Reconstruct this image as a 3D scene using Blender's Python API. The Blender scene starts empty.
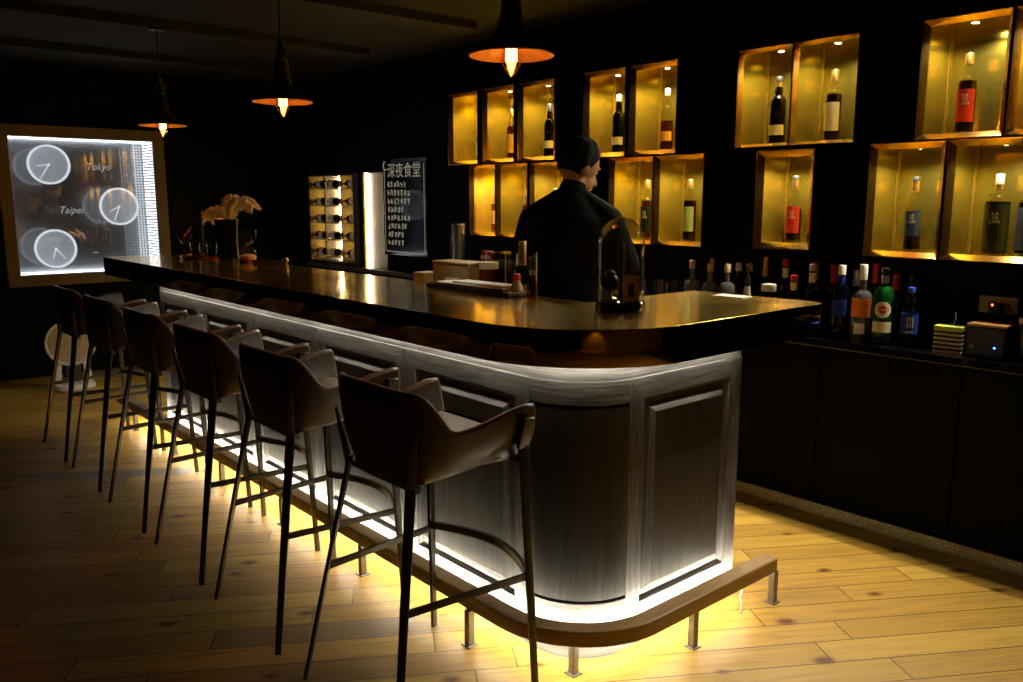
import bpy, bmesh, math, random
from mathutils import Vector, Matrix
random.seed(7)
PI = math.pi
S = bpy.context.scene
COL = S.collection

# ---------------------------------------------------------------- camera, world, exposure
cam_d = bpy.data.cameras.new('camera')
cam_d.sensor_fit = 'HORIZONTAL'
cam_d.sensor_width = 36.0
cam_d.lens = 36.0 * 836.0 / 1023.0
cam_d.clip_start = 0.05
cam_d.clip_end = 60
cam = bpy.data.objects.new('camera', cam_d)
COL.objects.link(cam)
cam.location = (0, 0, 1.47)
fw = Vector((-0.7444, 0.6467, -0.1663)).normalized()
cam.rotation_euler = fw.to_track_quat('-Z', 'Y').to_euler()
S.camera = cam

S.view_settings.view_transform = 'Standard'
S.view_settings.look = 'None'
S.view_settings.exposure = 0.0
S.view_settings.gamma = 1.0
S.view_settings.use_curve_mapping = False
c_ = S.cycles
c_.use_denoising = True
c_.max_bounces = 16
c_.diffuse_bounces = 4
c_.glossy_bounces = 14
c_.transmission_bounces = 10
c_.transparent_max_bounces = 32
c_.sample_clamp_indirect = 4.0
c_.blur_glossy = 0.5

W = bpy.data.worlds.new('night'); S.world = W
W.use_nodes = True
W.node_tree.nodes['Background'].inputs[0].default_value = (0.9, 0.75, 0.6, 1)
W.node_tree.nodes['Background'].inputs[1].default_value = 0.0006

# added warm spot, unseen behind the camera, for glow in brass and leather
ld = bpy.data.lights.new('room_downlight', 'SPOT'); ld.energy = 55; ld.color = (1, .62, .22); ld.spot_size = math.radians(75); ld.spot_blend = .8; ld.shadow_soft_size = .04
lo = bpy.data.objects.new('room_downlight', ld); lo.location = (1.75, -.9, 2.48); lo.rotation_euler = Vector((.45, -.1, -1)).to_track_quat('-Z', 'Y').to_euler(); COL.objects.link(lo)

# narrow downlight over the barman's working shelf
ld = bpy.data.lights.new('work_light', 'SPOT'); ld.energy = 26; ld.color = (1, .90, .72); ld.spot_size = math.radians(27); ld.spot_blend = .7; ld.shadow_soft_size = .03
lo = bpy.data.objects.new('work_light', ld); lo.location = (-2.80, 2.05, 2.50); lo.rotation_euler = Vector((-.04, .10, -1)).to_track_quat('-Z', 'Y').to_euler(); COL.objects.link(lo)

# ---------------------------------------------------------------- helpers
def add(o, parent=None):
    COL.objects.link(o)
    if parent is not None:
        o.parent = parent
    return o

def empty(name, label, cat, loc=(0, 0, 0), rz=0.0, group=None):
    o = bpy.data.objects.new(name, None)
    o.empty_display_size = 0.05
    o.location = loc; o.rotation_euler = (0, 0, rz)
    COL.objects.link(o)
    tag(o, label, cat, group)
    return o

def tag(o, label=None, cat=None, group=None, kind=None):
    if label: o['label'] = label
    if cat: o['category'] = cat
    if group: o['group'] = group
    if kind: o['kind'] = kind
    return o

class MB:
    def __init__(s):
        s.bm = bmesh.new()
        s.uv = s.bm.loops.layers.uv.new('UVMap')
    def _merge(s, t, mi=0, smooth=None):
        me = bpy.data.meshes.new('t'); t.to_mesh(me); t.free()
        n = len(s.bm.faces)
        s.bm.from_mesh(me); bpy.data.meshes.remove(me)
        s.bm.faces.ensure_lookup_table()
        for f in s.bm.faces[n:]:
            f.material_index = mi
    def box(s, a, b, bev=0.0, mi=0, seg=2, M=None):
        t = bmesh.new()
        bmesh.ops.create_cube(t, size=1)
        c = [(a[i] + b[i]) / 2 for i in range(3)]; d = [abs(b[i] - a[i]) for i in range(3)]
        for v in t.verts:
            v.co = Vector((c[0] + v.co.x * d[0], c[1] + v.co.y * d[1], c[2] + v.co.z * d[2]))
        if bev > 0:
            bmesh.ops.bevel(t, geom=t.edges[:], offset=min(bev, min(d) * .45), segments=seg, affect='EDGES', profile=0.5)
        if M is not None: t.transform(M)
        s._merge(t, mi)
        return s
    def prism(s, pts, z0, z1, bev=0.0, mi=0, seg=2):
        t = bmesh.new()
        vs = [t.verts.new((p[0], p[1], z0)) for p in pts]
        f = t.faces.new(vs)
        if f.normal.z > 0 or True:
            f.normal_update()
        r = bmesh.ops.extrude_face_region(t, geom=[f])
        for v in r['geom']:
            if isinstance(v, bmesh.types.BMVert): v.co.z = z1
        bmesh.ops.recalc_face_normals(t, faces=t.faces[:])
        if bev > 0:
            es = [e for e in t.edges if abs(e.verts[0].co.z - e.verts[1].co.z) < 1e-6]
            bmesh.ops.bevel(t, geom=es, offset=bev, segments=seg, affect='EDGES', profile=0.5)
        s._merge(t, mi)
        return s
    def tube(s, pts, r, segs=10, mi=0, caps=True):
        t = bmesh.new()
        pts = [Vector(p) for p in pts]
        n = len(pts)
        rs = r if isinstance(r, (list, tuple)) else [r] * n
        up = None; rings = []
        for i, p in enumerate(pts):
            d = (pts[min(i + 1, n - 1)] - pts[max(i - 1, 0)]).normalized()
            if up is None:
                up = Vector((0, 0, 1)) if abs(d.z) < .9 else Vector((1, 0, 0))
            a = (up - d * up.dot(d)).normalized(); up = a
            b = d.cross(a)
            rings.append([t.verts.new(p + (a * math.cos(2 * PI * k / segs) + b * math.sin(2 * PI * k / segs)) * rs[i]) for k in range(segs)])
        for i in range(n - 1):
            for k in range(segs):
                t.faces.new((rings[i][k], rings[i][(k + 1) % segs], rings[i + 1][(k + 1) % segs], rings[i + 1][k]))
        if caps:
            t.faces.new(rings[0][::-1]); t.faces.new(rings[-1])
        bmesh.ops.recalc_face_normals(t, faces=t.faces[:])
        s._merge(t, mi)
        return s
    def lathe(s, prof, c=(0, 0, 0), segs=24, mi=0, sx=1.0, sy=1.0, M=None):
        t = bmesh.new()
        rings = []
        for r, z in prof:
            if r < 1e-5:
                rings.append([t.verts.new((c[0], c[1], c[2] + z))])
            else:
                rings.append([t.verts.new((c[0] + sx * r * math.cos(2 * PI * k / segs), c[1] + sy * r * math.sin(2 * PI * k / segs), c[2] + z)) for k in range(segs)])
        for i in range(len(rings) - 1):
            A, B = rings[i], rings[i + 1]
            for k in range(segs):
                k2 = (k + 1) % segs
                if len(A) == 1 and len(B) == 1: continue
                if len(A) == 1: t.faces.new((A[0], B[k2], B[k]))
                elif len(B) == 1: t.faces.new((A[k], A[k2], B[0]))
                else: t.faces.new((A[k], A[k2], B[k2], B[k]))
        if M is not None: t.transform(M)
        s._merge(t, mi)
        return s
    def bar(s, p0, p1, w0, w1, ref=(1, 0, 0), t0=None, t1=None, bev=0.0, mi=0):
        """tapered rectangular bar: width along ref, thickness across"""
        p0, p1 = Vector(p0), Vector(p1)
        d = (p1 - p0).normalized(); a = Vector(ref); a = (a - d * a.dot(d)).normalized(); b = d.cross(a)
        t0 = w0 if t0 is None else t0; t1 = w1 if t1 is None else t1
        t = bmesh.new(); q = []
        for p, w, h in ((p0, w0, t0), (p1, w1, t1)):
            q.append([t.verts.new(p + a * (sx * w / 2) + b * (sy * h / 2)) for sx, sy in ((-1, -1), (1, -1), (1, 1), (-1, 1))])
        for k in range(4):
            t.faces.new((q[0][k], q[0][(k + 1) % 4], q[1][(k + 1) % 4], q[1][k]))
        t.faces.new(q[0][::-1]); t.faces.new(q[1])
        bmesh.ops.recalc_face_normals(t, faces=t.faces[:])
        if bev > 0: bmesh.ops.bevel(t, geom=t.edges[:], offset=bev, segments=2, affect='EDGES', profile=.5)
        s._merge(t, mi)
        return s
    def quad(s, p, mi=0, uv=None):
        vs = [s.bm.verts.new(v) for v in p]
        f = s.bm.faces.new(vs); f.material_index = mi
        if uv:
            for l, u in zip(f.loops, uv): l[s.uv].uv = u
        return f
    def mesh(s, verts, faces, mi=0):
        vs = [s.bm.verts.new(v) for v in verts]
        for f in faces:
            try: s.bm.faces.new([vs[i] for i in f]).material_index = mi
            except ValueError: pass
        return s
    def sphere(s, c, r, mi=0, u=20, v=12, M=None):
        t = bmesh.new(); bmesh.ops.create_uvsphere(t, u_segments=u, v_segments=v, radius=1)
        rr = r if isinstance(r, (tuple, list)) else (r, r, r)
        for w in t.verts: w.co = Vector((w.co.x * rr[0], w.co.y * rr[1], w.co.z * rr[2]))
        if M is not None: t.transform(M)
        for w in t.verts: w.co += Vector(c)
        s._merge(t, mi); return s
    def build(s, name, mats, parent=None, smooth=False, angle=40, loc=None):
        me = bpy.data.meshes.new(name); s.bm.to_mesh(me); s.bm.free()
        for m in (mats if isinstance(mats, (list, tuple)) else [mats]): me.materials.append(m)
        if smooth:
            me.shade_smooth(); me.set_sharp_from_angle(angle=math.radians(angle))
        o = bpy.data.objects.new(name, me)
        if loc: o.location = loc
        return add(o, parent)

def copy_tree(o, parent=None):
    c = o.copy(); COL.objects.link(c)
    if parent is not None: c.parent = parent
    for ch in list(o.children): copy_tree(ch, c)
    return c

def text_geo(txt, size=1.0, shear=0.0, spacing=1.0, line=1.0):
    cu = bpy.data.curves.new('t', 'FONT'); cu.body = txt; cu.size = size; cu.align_x = 'CENTER'; cu.align_y = 'CENTER'
    cu.shear = shear; cu.resolution_u = 2; cu.space_character = spacing; cu.space_line = line
    o = bpy.data.objects.new('t', cu); COL.objects.link(o)
    bpy.context.view_layer.update()
    dg = bpy.context.evaluated_depsgraph_get()
    me = bpy.data.meshes.new_from_object(o.evaluated_get(dg))
    vs = [v.co.copy() for v in me.vertices]; fs = [list(p.vertices) for p in me.polygons]
    bpy.data.objects.remove(o); bpy.data.curves.remove(cu); bpy.data.meshes.remove(me)
    return vs, fs

# ---------------------------------------------------------------- materials
def new_mat(name):
    m = bpy.data.materials.new(name); m.use_nodes = True
    nt = m.node_tree
    return m, nt, nt.nodes['Principled BSDF'], nt.nodes['Material Output']

def N(nt, typ, **kw):
    n = nt.nodes.new(typ)
    for k, v in kw.items():
        if k == 'ins':
            for a, b in v.items(): n.inputs[a].default_value = b
        else: setattr(n, k, v)
    return n

def L(nt, a, b): nt.links.new(a, b)

def ramp(nt, stops):
    r = nt.nodes.new('ShaderNodeValToRGB')
    e = r.color_ramp.elements
    while len(e) < len(stops): e.new(0.5)
    for k, (p, c) in enumerate(stops):
        e[k].position = p; e[k].color = (c[0], c[1], c[2], 1)
    return r

def simple(name, col, rough=.5, metal=0.0, noise=0.0, nscale=40, bump=0.0, spec=None, coat=0.0):
    m, nt, p, out = new_mat(name)
    p.inputs['Base Color'].default_value = (*col, 1)
    p.inputs['Roughness'].default_value = rough
    p.inputs['Metallic'].default_value = metal
    p.inputs['Coat Weight'].default_value = coat; p.inputs['Coat Roughness'].default_value = .04
    if spec is not None: p.inputs['Specular IOR Level'].default_value = spec
    if coat: p.inputs['Coat Weight'].default_value = coat
    tc = N(nt, 'ShaderNodeTexCoord')
    nz = N(nt, 'ShaderNodeTexNoise', ins={'Scale': nscale, 'Detail': 4})
    L(nt, tc.outputs['Object'], nz.inputs['Vector'])
    if noise > 0:
        a = tuple(x * (1 - noise) for x in col); b = tuple(min(1, x * (1 + noise)) for x in col)
        r = ramp(nt, [(.3, a), (.7, b)])
        L(nt, nz.outputs['Fac'], r.inputs['Fac']); L(nt, r.outputs['Color'], p.inputs['Base Color'])
    if bump > 0:
        b = N(nt, 'ShaderNodeBump', ins={'Strength': bump, 'Distance': .004})
        L(nt, nz.outputs['Fac'], b.inputs['Height']); L(nt, b.outputs['Normal'], p.inputs['Normal'])
    return m

def emit(name, col, strength):
    m, nt, p, out = new_mat(name)
    nt.nodes.remove(p)
    e = N(nt, 'ShaderNodeEmission'); e.inputs[0].default_value = (*col, 1); e.inputs[1].default_value = strength
    L(nt, e.outputs[0], out.inputs[0])
    return m

def glassy(name, tint, rough=.02, refl=1.0, milk=0.0, mc=(.75, .76, .72)):
    """thin clear or tinted glass: tinted transparency under a fresnel gloss"""
    m, nt, p, out = new_mat(name)
    nt.nodes.remove(p)
    t = N(nt, 'ShaderNodeBsdfTransparent'); t.inputs[0].default_value = (*tint, 1)
    g = N(nt, 'ShaderNodeBsdfGlossy'); g.inputs['Roughness'].default_value = rough
    f = N(nt, 'ShaderNodeLayerWeight'); f.inputs['Blend'].default_value = .5
    pw = N(nt, 'ShaderNodeMath', operation='POWER'); pw.inputs[1].default_value = 4.0; L(nt, f.outputs['Facing'], pw.inputs[0])
    ma = N(nt, 'ShaderNodeMath', operation='MULTIPLY_ADD'); ma.inputs[1].default_value = .75; ma.inputs[2].default_value = .045; L(nt, pw.outputs[0], ma.inputs[0])
    mul = N(nt, 'ShaderNodeMath', operation='MULTIPLY'); mul.inputs[1].default_value = refl; mul.use_clamp = True
    mx = N(nt, 'ShaderNodeMixShader')
    L(nt, ma.outputs[0], mul.inputs[0]); L(nt, mul.outputs[0], mx.inputs[0]); L(nt, t.outputs[0], mx.inputs[1]); L(nt, g.outputs[0], mx.inputs[2])
    last = mx
    if milk:
        df = N(nt, 'ShaderNodeBsdfDiffuse'); df.inputs[0].default_value = (*mc, 1)
        m2 = N(nt, 'ShaderNodeMixShader'); m2.inputs[0].default_value = milk; L(nt, mx.outputs[0], m2.inputs[1]); L(nt, df.outputs[0], m2.inputs[2]); last = m2
    L(nt, last.outputs[0], out.inputs[0])
    return m

def pine_floor():
    m, nt, p, out = new_mat('pine_planks')
    tc = N(nt, 'ShaderNodeTexCoord')
    mp = N(nt, 'ShaderNodeMapping'); mp.inputs['Rotation'].default_value = (0, 0, math.radians(-57.5))
    L(nt, tc.outputs['Object'], mp.inputs['Vector'])
    sp = N(nt, 'ShaderNodeSeparateXYZ'); L(nt, mp.outputs[0], sp.inputs[0])
    def M(op, a, b=None, c=None):
        n = N(nt, 'ShaderNodeMath', operation=op)
        for i, v in enumerate((a, b, c)):
            if v is None: continue
            if isinstance(v, (int, float)): n.inputs[i].default_value = v
            else: L(nt, v, n.inputs[i])
        return n.outputs[0]
    PW, PL = .126, 1.15
    v = M('DIVIDE', M('ADD', sp.outputs['Y'], 5.003), PW)
    row = M('FLOOR', v); fv = M('FRACT', v)
    wn = N(nt, 'ShaderNodeTexWhiteNoise', noise_dimensions='1D'); L(nt, row, wn.inputs['W'])
    u = M('ADD', M('DIVIDE', M('ADD', sp.outputs['X'], 20), PL), M('MULTIPLY', wn.outputs['Value'], 7.3))
    idx = M('FLOOR', u); fu = M('FRACT', u)
    cb = N(nt, 'ShaderNodeCombineXYZ'); L(nt, idx, cb.inputs[0]); L(nt, row, cb.inputs[1])
    wn2 = N(nt, 'ShaderNodeTexWhiteNoise', noise_dimensions='2D'); L(nt, cb.outputs[0], wn2.inputs['Vector'])
    pr = wn2.outputs['Value']
    base = ramp(nt, [(0, (.22, .18, .10)), (.009, (.26, .19, .09)), (.016, (.42, .235, .036)), (.4, (.52, .31, .046)), (.75, (.60, .375, .066)), (1, (.46, .25, .032))])
    L(nt, pr, base.inputs['Fac'])
    # grain
    gv = N(nt, 'ShaderNodeCombineXYZ')
    L(nt, M('MULTIPLY', sp.outputs['X'], 1.6), gv.inputs[0])
    L(nt, M('MULTIPLY', sp.outputs['Y'], 22), gv.inputs[1])
    L(nt, M('MULTIPLY', pr, 37), gv.inputs[2])
    gn = N(nt, 'ShaderNodeTexNoise', ins={'Scale': 1.6, 'Detail': 6, 'Roughness': .6, 'Distortion': .8})
    L(nt, gv.outputs[0], gn.inputs['Vector'])
    gr = ramp(nt, [(.3, (.62, .55, .45)), (.52, (1, 1, 1)), (.75, (1.12, 1.1, 1.05))])
    L(nt, gn.outputs['Fac'], gr.inputs['Fac'])
    m1 = N(nt, 'ShaderNodeMix', data_type='RGBA', blend_type='MULTIPLY'); m1.inputs[0].default_value = .8
    L(nt, base.outputs[0], m1.inputs[6]); L(nt, gr.outputs[0], m1.inputs[7])
    # knots
    kv = N(nt, 'ShaderNodeCombineXYZ')
    L(nt, M('MULTIPLY', sp.outputs['X'], .62), kv.inputs[0]); L(nt, sp.outputs['Y'], kv.inputs[1]); 
    vo = N(nt, 'ShaderNodeTexVoronoi', voronoi_dimensions='2D', ins={'Scale': 3.9, 'Randomness': 1.0}); L(nt, kv.outputs[0], vo.inputs['Vector'])
    kr = ramp(nt, [(0.0, (.22, .13, .06)), (.05, (.30, .18, .08)), (.075, (.62, .48, .3)), (.12, (1, 1, 1))])
    vc = N(nt, 'ShaderNodeSeparateColor'); L(nt, vo.outputs['Color'], vc.inputs[0]); kd = M('ADD', vo.outputs['Distance'], M('MULTIPLY', M('GREATER_THAN', vc.outputs[0], .62), 1.0)); kd = M('ADD', kd, M('MULTIPLY', vc.outputs[1], .035)); L(nt, kd, kr.inputs['Fac'])
    m2 = N(nt, 'ShaderNodeMix', data_type='RGBA', blend_type='MULTIPLY'); m2.inputs[0].default_value = 1
    L(nt, m1.outputs[2], m2.inputs[6]); L(nt, kr.outputs[0], m2.inputs[7])
    # gaps
    e1 = M('MINIMUM', fv, M('SUBTRACT', 1, fv)); e2 = M('MINIMUM', fu, M('SUBTRACT', 1, fu))
    g1 = M('LESS_THAN', e1, .016); g2 = M('LESS_THAN', e2, .0018)
    gap = M('MAXIMUM', g1, g2)
    m3 = N(nt, 'ShaderNodeMix', data_type='RGBA'); L(nt, gap, m3.inputs[0]); L(nt, m2.outputs[2], m3.inputs[6])
    m3.inputs[7].default_value = (.05, .025, .008, 1)
    L(nt, m3.outputs[2], p.inputs['Base Color'])
    p.inputs['Roughness'].default_value = .42
    rr = ramp(nt, [(.3, (.50,) * 3), (.7, (.33,) * 3)]); L(nt, gn.outputs['Fac'], rr.inputs['Fac']); L(nt, rr.outputs[0], p.inputs['Roughness'])
    p.inputs['Specular IOR Level'].default_value = .35
    h = M('SUBTRACT', M('MULTIPLY', gn.outputs['Fac'], .15), gap)
    b = N(nt, 'ShaderNodeBump', ins={'Strength': .35, 'Distance': .003}); L(nt, h, b.inputs['Height']); L(nt, b.outputs[0], p.inputs['Normal'])
    return m

def oak(name, dark, light, rough=.5, bump=.5, usescale=1.0, coords='UV'):
    """open-grained wood; grain runs along U"""
    m, nt, p, out = new_mat(name)
    tc = N(nt, 'ShaderNodeTexCoord')
    mp = N(nt, 'ShaderNodeMapping'); mp.inputs['Scale'].default_value = (4 * usescale, 110 * usescale, 1)
    L(nt, tc.outputs[coords], mp.inputs['Vector'])
    n1 = N(nt, 'ShaderNodeTexNoise', ins={'Scale': 1.0, 'Detail': 5, 'Roughness': .65, 'Distortion': .6}); L(nt, mp.outputs[0], n1.inputs['Vector'])
    mp2 = N(nt, 'ShaderNodeMapping'); mp2.inputs['Scale'].default_value = (1.3 * usescale, 7 * usescale, 1)
    L(nt, tc.outputs[coords], mp2.inputs['Vector'])
    fg = N(nt, 'ShaderNodeTexNoise', ins={'Scale': 1.0, 'Detail': 1, 'Distortion': .3}); L(nt, mp2.outputs[0], fg.inputs['Vector'])
    fm = N(nt, 'ShaderNodeMath', operation='MULTIPLY'); fm.inputs[1].default_value = 9; L(nt, fg.outputs['Fac'], fm.inputs[0])
    wv = N(nt, 'ShaderNodeMath', operation='PINGPONG'); wv.inputs[1].default_value = 1.0; L(nt, fm.outputs[0], wv.inputs[0])
    mx = N(nt, 'ShaderNodeMath', operation='MULTIPLY_ADD'); mx.inputs[1].default_value = .12
    L(nt, wv.outputs[0], mx.inputs[0])
    sc = N(nt, 'ShaderNodeMath', operation='MULTIPLY'); sc.inputs[1].default_value = 1.05; L(nt, n1.outputs['Fac'], sc.inputs[0])
    L(nt, sc.outputs[0], mx.inputs[2])
    r = ramp(nt, [(.28, dark), (.62, tuple((a + b) / 2 for a, b in zip(dark, light))), (.85, light)])
    L(nt, mx.outputs[0], r.inputs['Fac']); L(nt, r.outputs[0], p.inputs['Base Color'])
    p.inputs['Roughness'].default_value = rough
    b = N(nt, 'ShaderNodeBump', ins={'Strength': bump, 'Distance': .002}); L(nt, mx.outputs[0], b.inputs['Height']); L(nt, b.outputs[0], p.inputs['Normal'])
    return m

def brass(name, col=(.78, .50, .13), rough=.12, wob=.0, wscale=3.0, brushed=False, metal=1.0, coat=0.0):
    m, nt, p, out = new_mat(name)
    p.inputs['Metallic'].default_value = metal
    p.inputs['Coat Weight'].default_value = coat; p.inputs['Coat Roughness'].default_value = .04
    tc = N(nt, 'ShaderNodeTexCoord')
    nz = N(nt, 'ShaderNodeTexNoise', ins={'Scale': 9, 'Detail': 6, 'Roughness': .6})
    mp = N(nt, 'ShaderNodeMapping'); mp.inputs['Scale'].default_value = (.25, .25, 1.2) if brushed else (1, 1, 1)
    L(nt, tc.outputs['Object'], mp.inputs['Vector']); L(nt, mp.outputs[0], nz.inputs['Vector'])
    r = ramp(nt, [(.3, tuple(x * .9 for x in col)), (.7, col)]); L(nt, nz.outputs['Fac'], r.inputs['Fac']); L(nt, r.outputs[0], p.inputs['Base Color'])
    rr = ramp(nt, [(.3, (rough * 1.15,) * 3), (.7, (rough * .88,) * 3)]); L(nt, nz.outputs['Fac'], rr.inputs['Fac']); L(nt, rr.outputs[0], p.inputs['Roughness'])
    if wob > 0:
        n2 = N(nt, 'ShaderNodeTexNoise', ins={'Scale': wscale, 'Detail': 1}); L(nt, tc.outputs['Object'], n2.inputs['Vector'])
        b = N(nt, 'ShaderNodeBump', ins={'Strength': wob, 'Distance': .02}); L(nt, n2.outputs['Fac'], b.inputs['Height']); L(nt, b.outputs[0], p.inputs['Normal'])
    return m

def mesh_strip_mat():
    m, nt, p, out = new_mat('embossed_metal')
    tc = N(nt, 'ShaderNodeTexCoord')
    vo = N(nt, 'ShaderNodeTexVoronoi', ins={'Scale': 60, 'Randomness': .25}); L(nt, tc.outputs['Object'], vo.inputs['Vector'])
    p.inputs['Metallic'].default_value = .6; p.inputs['Roughness'].default_value = .45
    r = ramp(nt, [(.1, (.95, .85, .52)), (.6, (.45, .38, .2))]); L(nt, vo.outputs['Distance'], r.inputs['Fac']); L(nt, r.outputs[0], p.inputs['Base Color'])
    b = N(nt, 'ShaderNodeBump', ins={'Strength': .9, 'Distance': .006}); b.invert = True
    L(nt, vo.outputs['Distance'], b.inputs['Height']); L(nt, b.outputs[0], p.inputs['Normal'])
    return m

def half_mirror(name, trans, refl, rough=0.0):
    m, nt, p, out = new_mat(name)
    nt.nodes.remove(p)
    t = N(nt, 'ShaderNodeBsdfTransparent'); t.inputs[0].default_value = (trans, trans, trans * 1.0, 1)
    g = N(nt, 'ShaderNodeBsdfGlossy'); g.inputs['Roughness'].default_value = rough; g.inputs['Color'].default_value = (refl, refl, refl, 1)
    a = N(nt, 'ShaderNodeAddShader'); L(nt, t.outputs[0], a.inputs[0]); L(nt, g.outputs[0], a.inputs[1]); L(nt, a.outputs[0], out.inputs[0])
    return m

M_ = {}
M_['floor'] = pine_floor()
M_['wall'] = simple('black_wall', (.0018, .0016, .0013), .6, noise=.35, nscale=3, bump=.1, spec=.08)
M_['ceil'] = simple('dark_ceiling', (.014, .011, .008), .75, noise=.4, nscale=1.5, bump=.2, spec=.2)
M_['oak'] = oak('blackened_oak', (.012, .011, .009), (.26, .25, .235), rough=.48, bump=.55)
M_['oak_field'] = oak('blackened_oak_field', (.005, .004, .003), (.075, .068, .056), rough=.5, bump=.5)  # shaded oak copy: weaker light on the fields is put in the colour
M_['oak_rail'] = oak('rail_oak', (.24, .135, .04), (.48, .30, .11), rough=.38, bump=.15)
M_['oak_frame'] = oak('panel_frame_wood', (.13, .085, .04), (.24, .16, .08), rough=.5, bump=.2, coords='Object', usescale=.5)
M_['top'] = brass('brass_top', (.86, .55, .06), .17, brushed=True, metal=.93, coat=.35)
M_['edge'] = brass('polished_brass_edge', (.50, .31, .085), .08, wob=.06, wscale=2.2)
M_['cabbrass'] = brass('cabinet_brass', (.95, .73, .10), .16, brushed=True, metal=.98)
M_['frame'] = brass('cabinet_frame_brass', (.50, .33, .085), .17)
M_['leather'] = simple('brown_leather', (.046, .024, .012), .34, noise=.25, nscale=14, bump=.12, spec=.5)
M_['seat'] = simple('tan_leather', (.24, .145, .075), .42, noise=.2, nscale=16, bump=.1)
M_['piping'] = simple('leather_piping', (.16, .10, .065), .32)
M_['bronze'] = simple('dark_bronze', (.10, .088, .072), .40, metal=.6, noise=.2)
M_['post'] = simple('dark_steel', (.20, .18, .15), .38, metal=.8, noise=.15)
M_['chrome'] = simple('brushed_steel', (.42, .38, .32), .25, metal=1, noise=.1)
M_['black'] = simple('black_plastic', (.008, .008, .008), .4, noise=.2)
M_['blackgloss'] = simple('black_gloss', (.004, .004, .0045), .07, noise=.2, spec=.6)
M_['copper'] = simple('copper', (.70, .30, .13), .22, metal=1, noise=.15)
M_['shade_in'] = simple('shade_copper_lining', (.75, .40, .13), .30, metal=.7, noise=.15)
M_['shade_out'] = simple('dark_bronze_shade', (.04, .022, .013), .4, metal=.6, noise=.3)
M_['backbar'] = simple('black_cabinet', (.0016, .0014, .0011), .55, noise=.3, nscale=6, spec=.08)
M_['emboss'] = mesh_strip_mat()
M_['white'] = simple('white_plastic', (.75, .73, .68), .4, noise=.08)
M_['cloth'] = simple('white_cloth', (.78, .76, .70), .8, noise=.1, nscale=90, bump=.3)
M_['glass'] = glassy('clear_glass', (.96, .97, .96))
M_['dome'] = glassy('dome_glass', (.93, .94, .92), refl=1.6)
M_['led'] = emit('led_strip_light', (1, .93, .74), 320)
M_['led_soft'] = emit('led_strip_spill', (1, .93, .74), 95)
M_['led_top'] = emit('under_counter_led_light', (1, .93, .76), 34)
M_['spot'] = emit('downlight_face', (1, .93, .82), 55)
M_['filament'] = emit('filament_glow', (1, .42, .10), 90)
M_['bulb'] = glassy('amber_bulb_glass', (1.0, .72, .40), refl=2.2)
M_['panel_led'] = emit('panel_led_light', (.86, .93, 1.0), 5)
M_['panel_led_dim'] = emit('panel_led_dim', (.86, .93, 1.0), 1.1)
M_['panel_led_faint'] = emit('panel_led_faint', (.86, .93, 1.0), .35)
def dark_mirror(name):
    m, nt, p, out = new_mat(name); nt.nodes.remove(p)
    g1 = N(nt, 'ShaderNodeBsdfGlossy'); g1.inputs['Color'].default_value = (.11, .11, .115, 1); g1.inputs['Roughness'].default_value = .03
    g2 = N(nt, 'ShaderNodeBsdfGlossy'); g2.inputs['Color'].default_value = (.20, .21, .22, 1); g2.inputs['Roughness'].default_value = .34
    a = N(nt, 'ShaderNodeAddShader'); L(nt, g1.outputs[0], a.inputs[0]); L(nt, g2.outputs[0], a.inputs[1]); L(nt, a.outputs[0], out.inputs[0])
    return m
M_['mirror_back'] = dark_mirror('dark_mirror')
M_['mirror_front'] = half_mirror('two_way_mirror', .84, .12)

# ---------------------------------------------------------------- room shell
CEIL = 2.56
XL, XR, YF, YB = -7.8, 2.4, -2.3, 3.82

b = MB(); b.box((XL - .1, YF - .1, -.06), (XR + .1, YB + .3, 0))
tag(b.build('floor', M_['floor']), kind='structure')
b = MB(); b.box((XL - .1, YF - .1, CEIL), (XR + .1, YB + .3, CEIL + .08))
# shallow ceiling boards over the bar
for k in range(7):
    x = -6.9 + k * 1.25
    b.box((x, .3, CEIL - .05), (x + .16, 3.4, CEIL + .01), .006)
b.box((XL, .25, CEIL - .07), (XR, .45, CEIL + .01), .006)
tag(b.build('ceiling', M_['ceil']), kind='structure')
b = MB()
for y0, y1, z0, z1 in ((YF, 1.40, 0, CEIL), (2.57, YB + .12, 0, CEIL), (1.40, 2.57, 0, .85), (1.40, 2.57, 2.01, CEIL)): b.box((XL - .32, y0, z0), (XL, y1, z1))
b.box((XL - .34, 1.3, .7), (XL - .3201, 2.7, 2.1))
tag(b.build('wall_left', M_['wall']), kind='structure')
b = MB(); b.box((XR, YF, 0), (XR + .1, YB + .12, CEIL)); tag(b.build('wall_right', simple('ochre_plaster', (.42, .27, .09), .8, noise=.15, nscale=4, bump=.1)), kind='structure')
b = MB(); b.box((XL, YF - .1, 0), (XR, YF, CEIL)); tag(b.build('wall_front', M_['wall']), kind='structure')

# cabinet openings on the back wall: (x0, x1, z0, z1, frame width)
UP, LO = (1.745, 2.185), (1.245, 1.69)
CABS = {
 'A1': (-4.929, -4.643, *UP, .03), 'A2': (-4.544, -4.264, *UP, .03), 'A3': (-4.175, -3.884, *UP, .03),
 'B1': (-4.694, -4.452, *LO, .022), 'B2': (-4.405, -4.125, *LO, .022), 'B3': (-4.065, -3.78, *LO, .018),
 'D1': (-3.582, -3.305, *UP, .03), 'D2': (-3.222, -2.939, *UP, .029),
 'E1': (-3.370, -3.086, *LO, .024), 'E2': (-3.033, -2.743, *LO, .024),
 'U1': (-2.522, -2.252, *UP, .017), 'U2': (-2.216, -1.926, *UP, .017), 'M1': (-2.375, -2.125, 1.262, 1.68, .034),
 'C1': (-1.615, -1.318, *UP, .026), 'C2': (-1.263, -.98, *UP, .026),
 'L1': (-1.805, -1.530, *LO, .028), 'L2': (-1.470, -1.16, *LO, .028),
}
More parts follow.
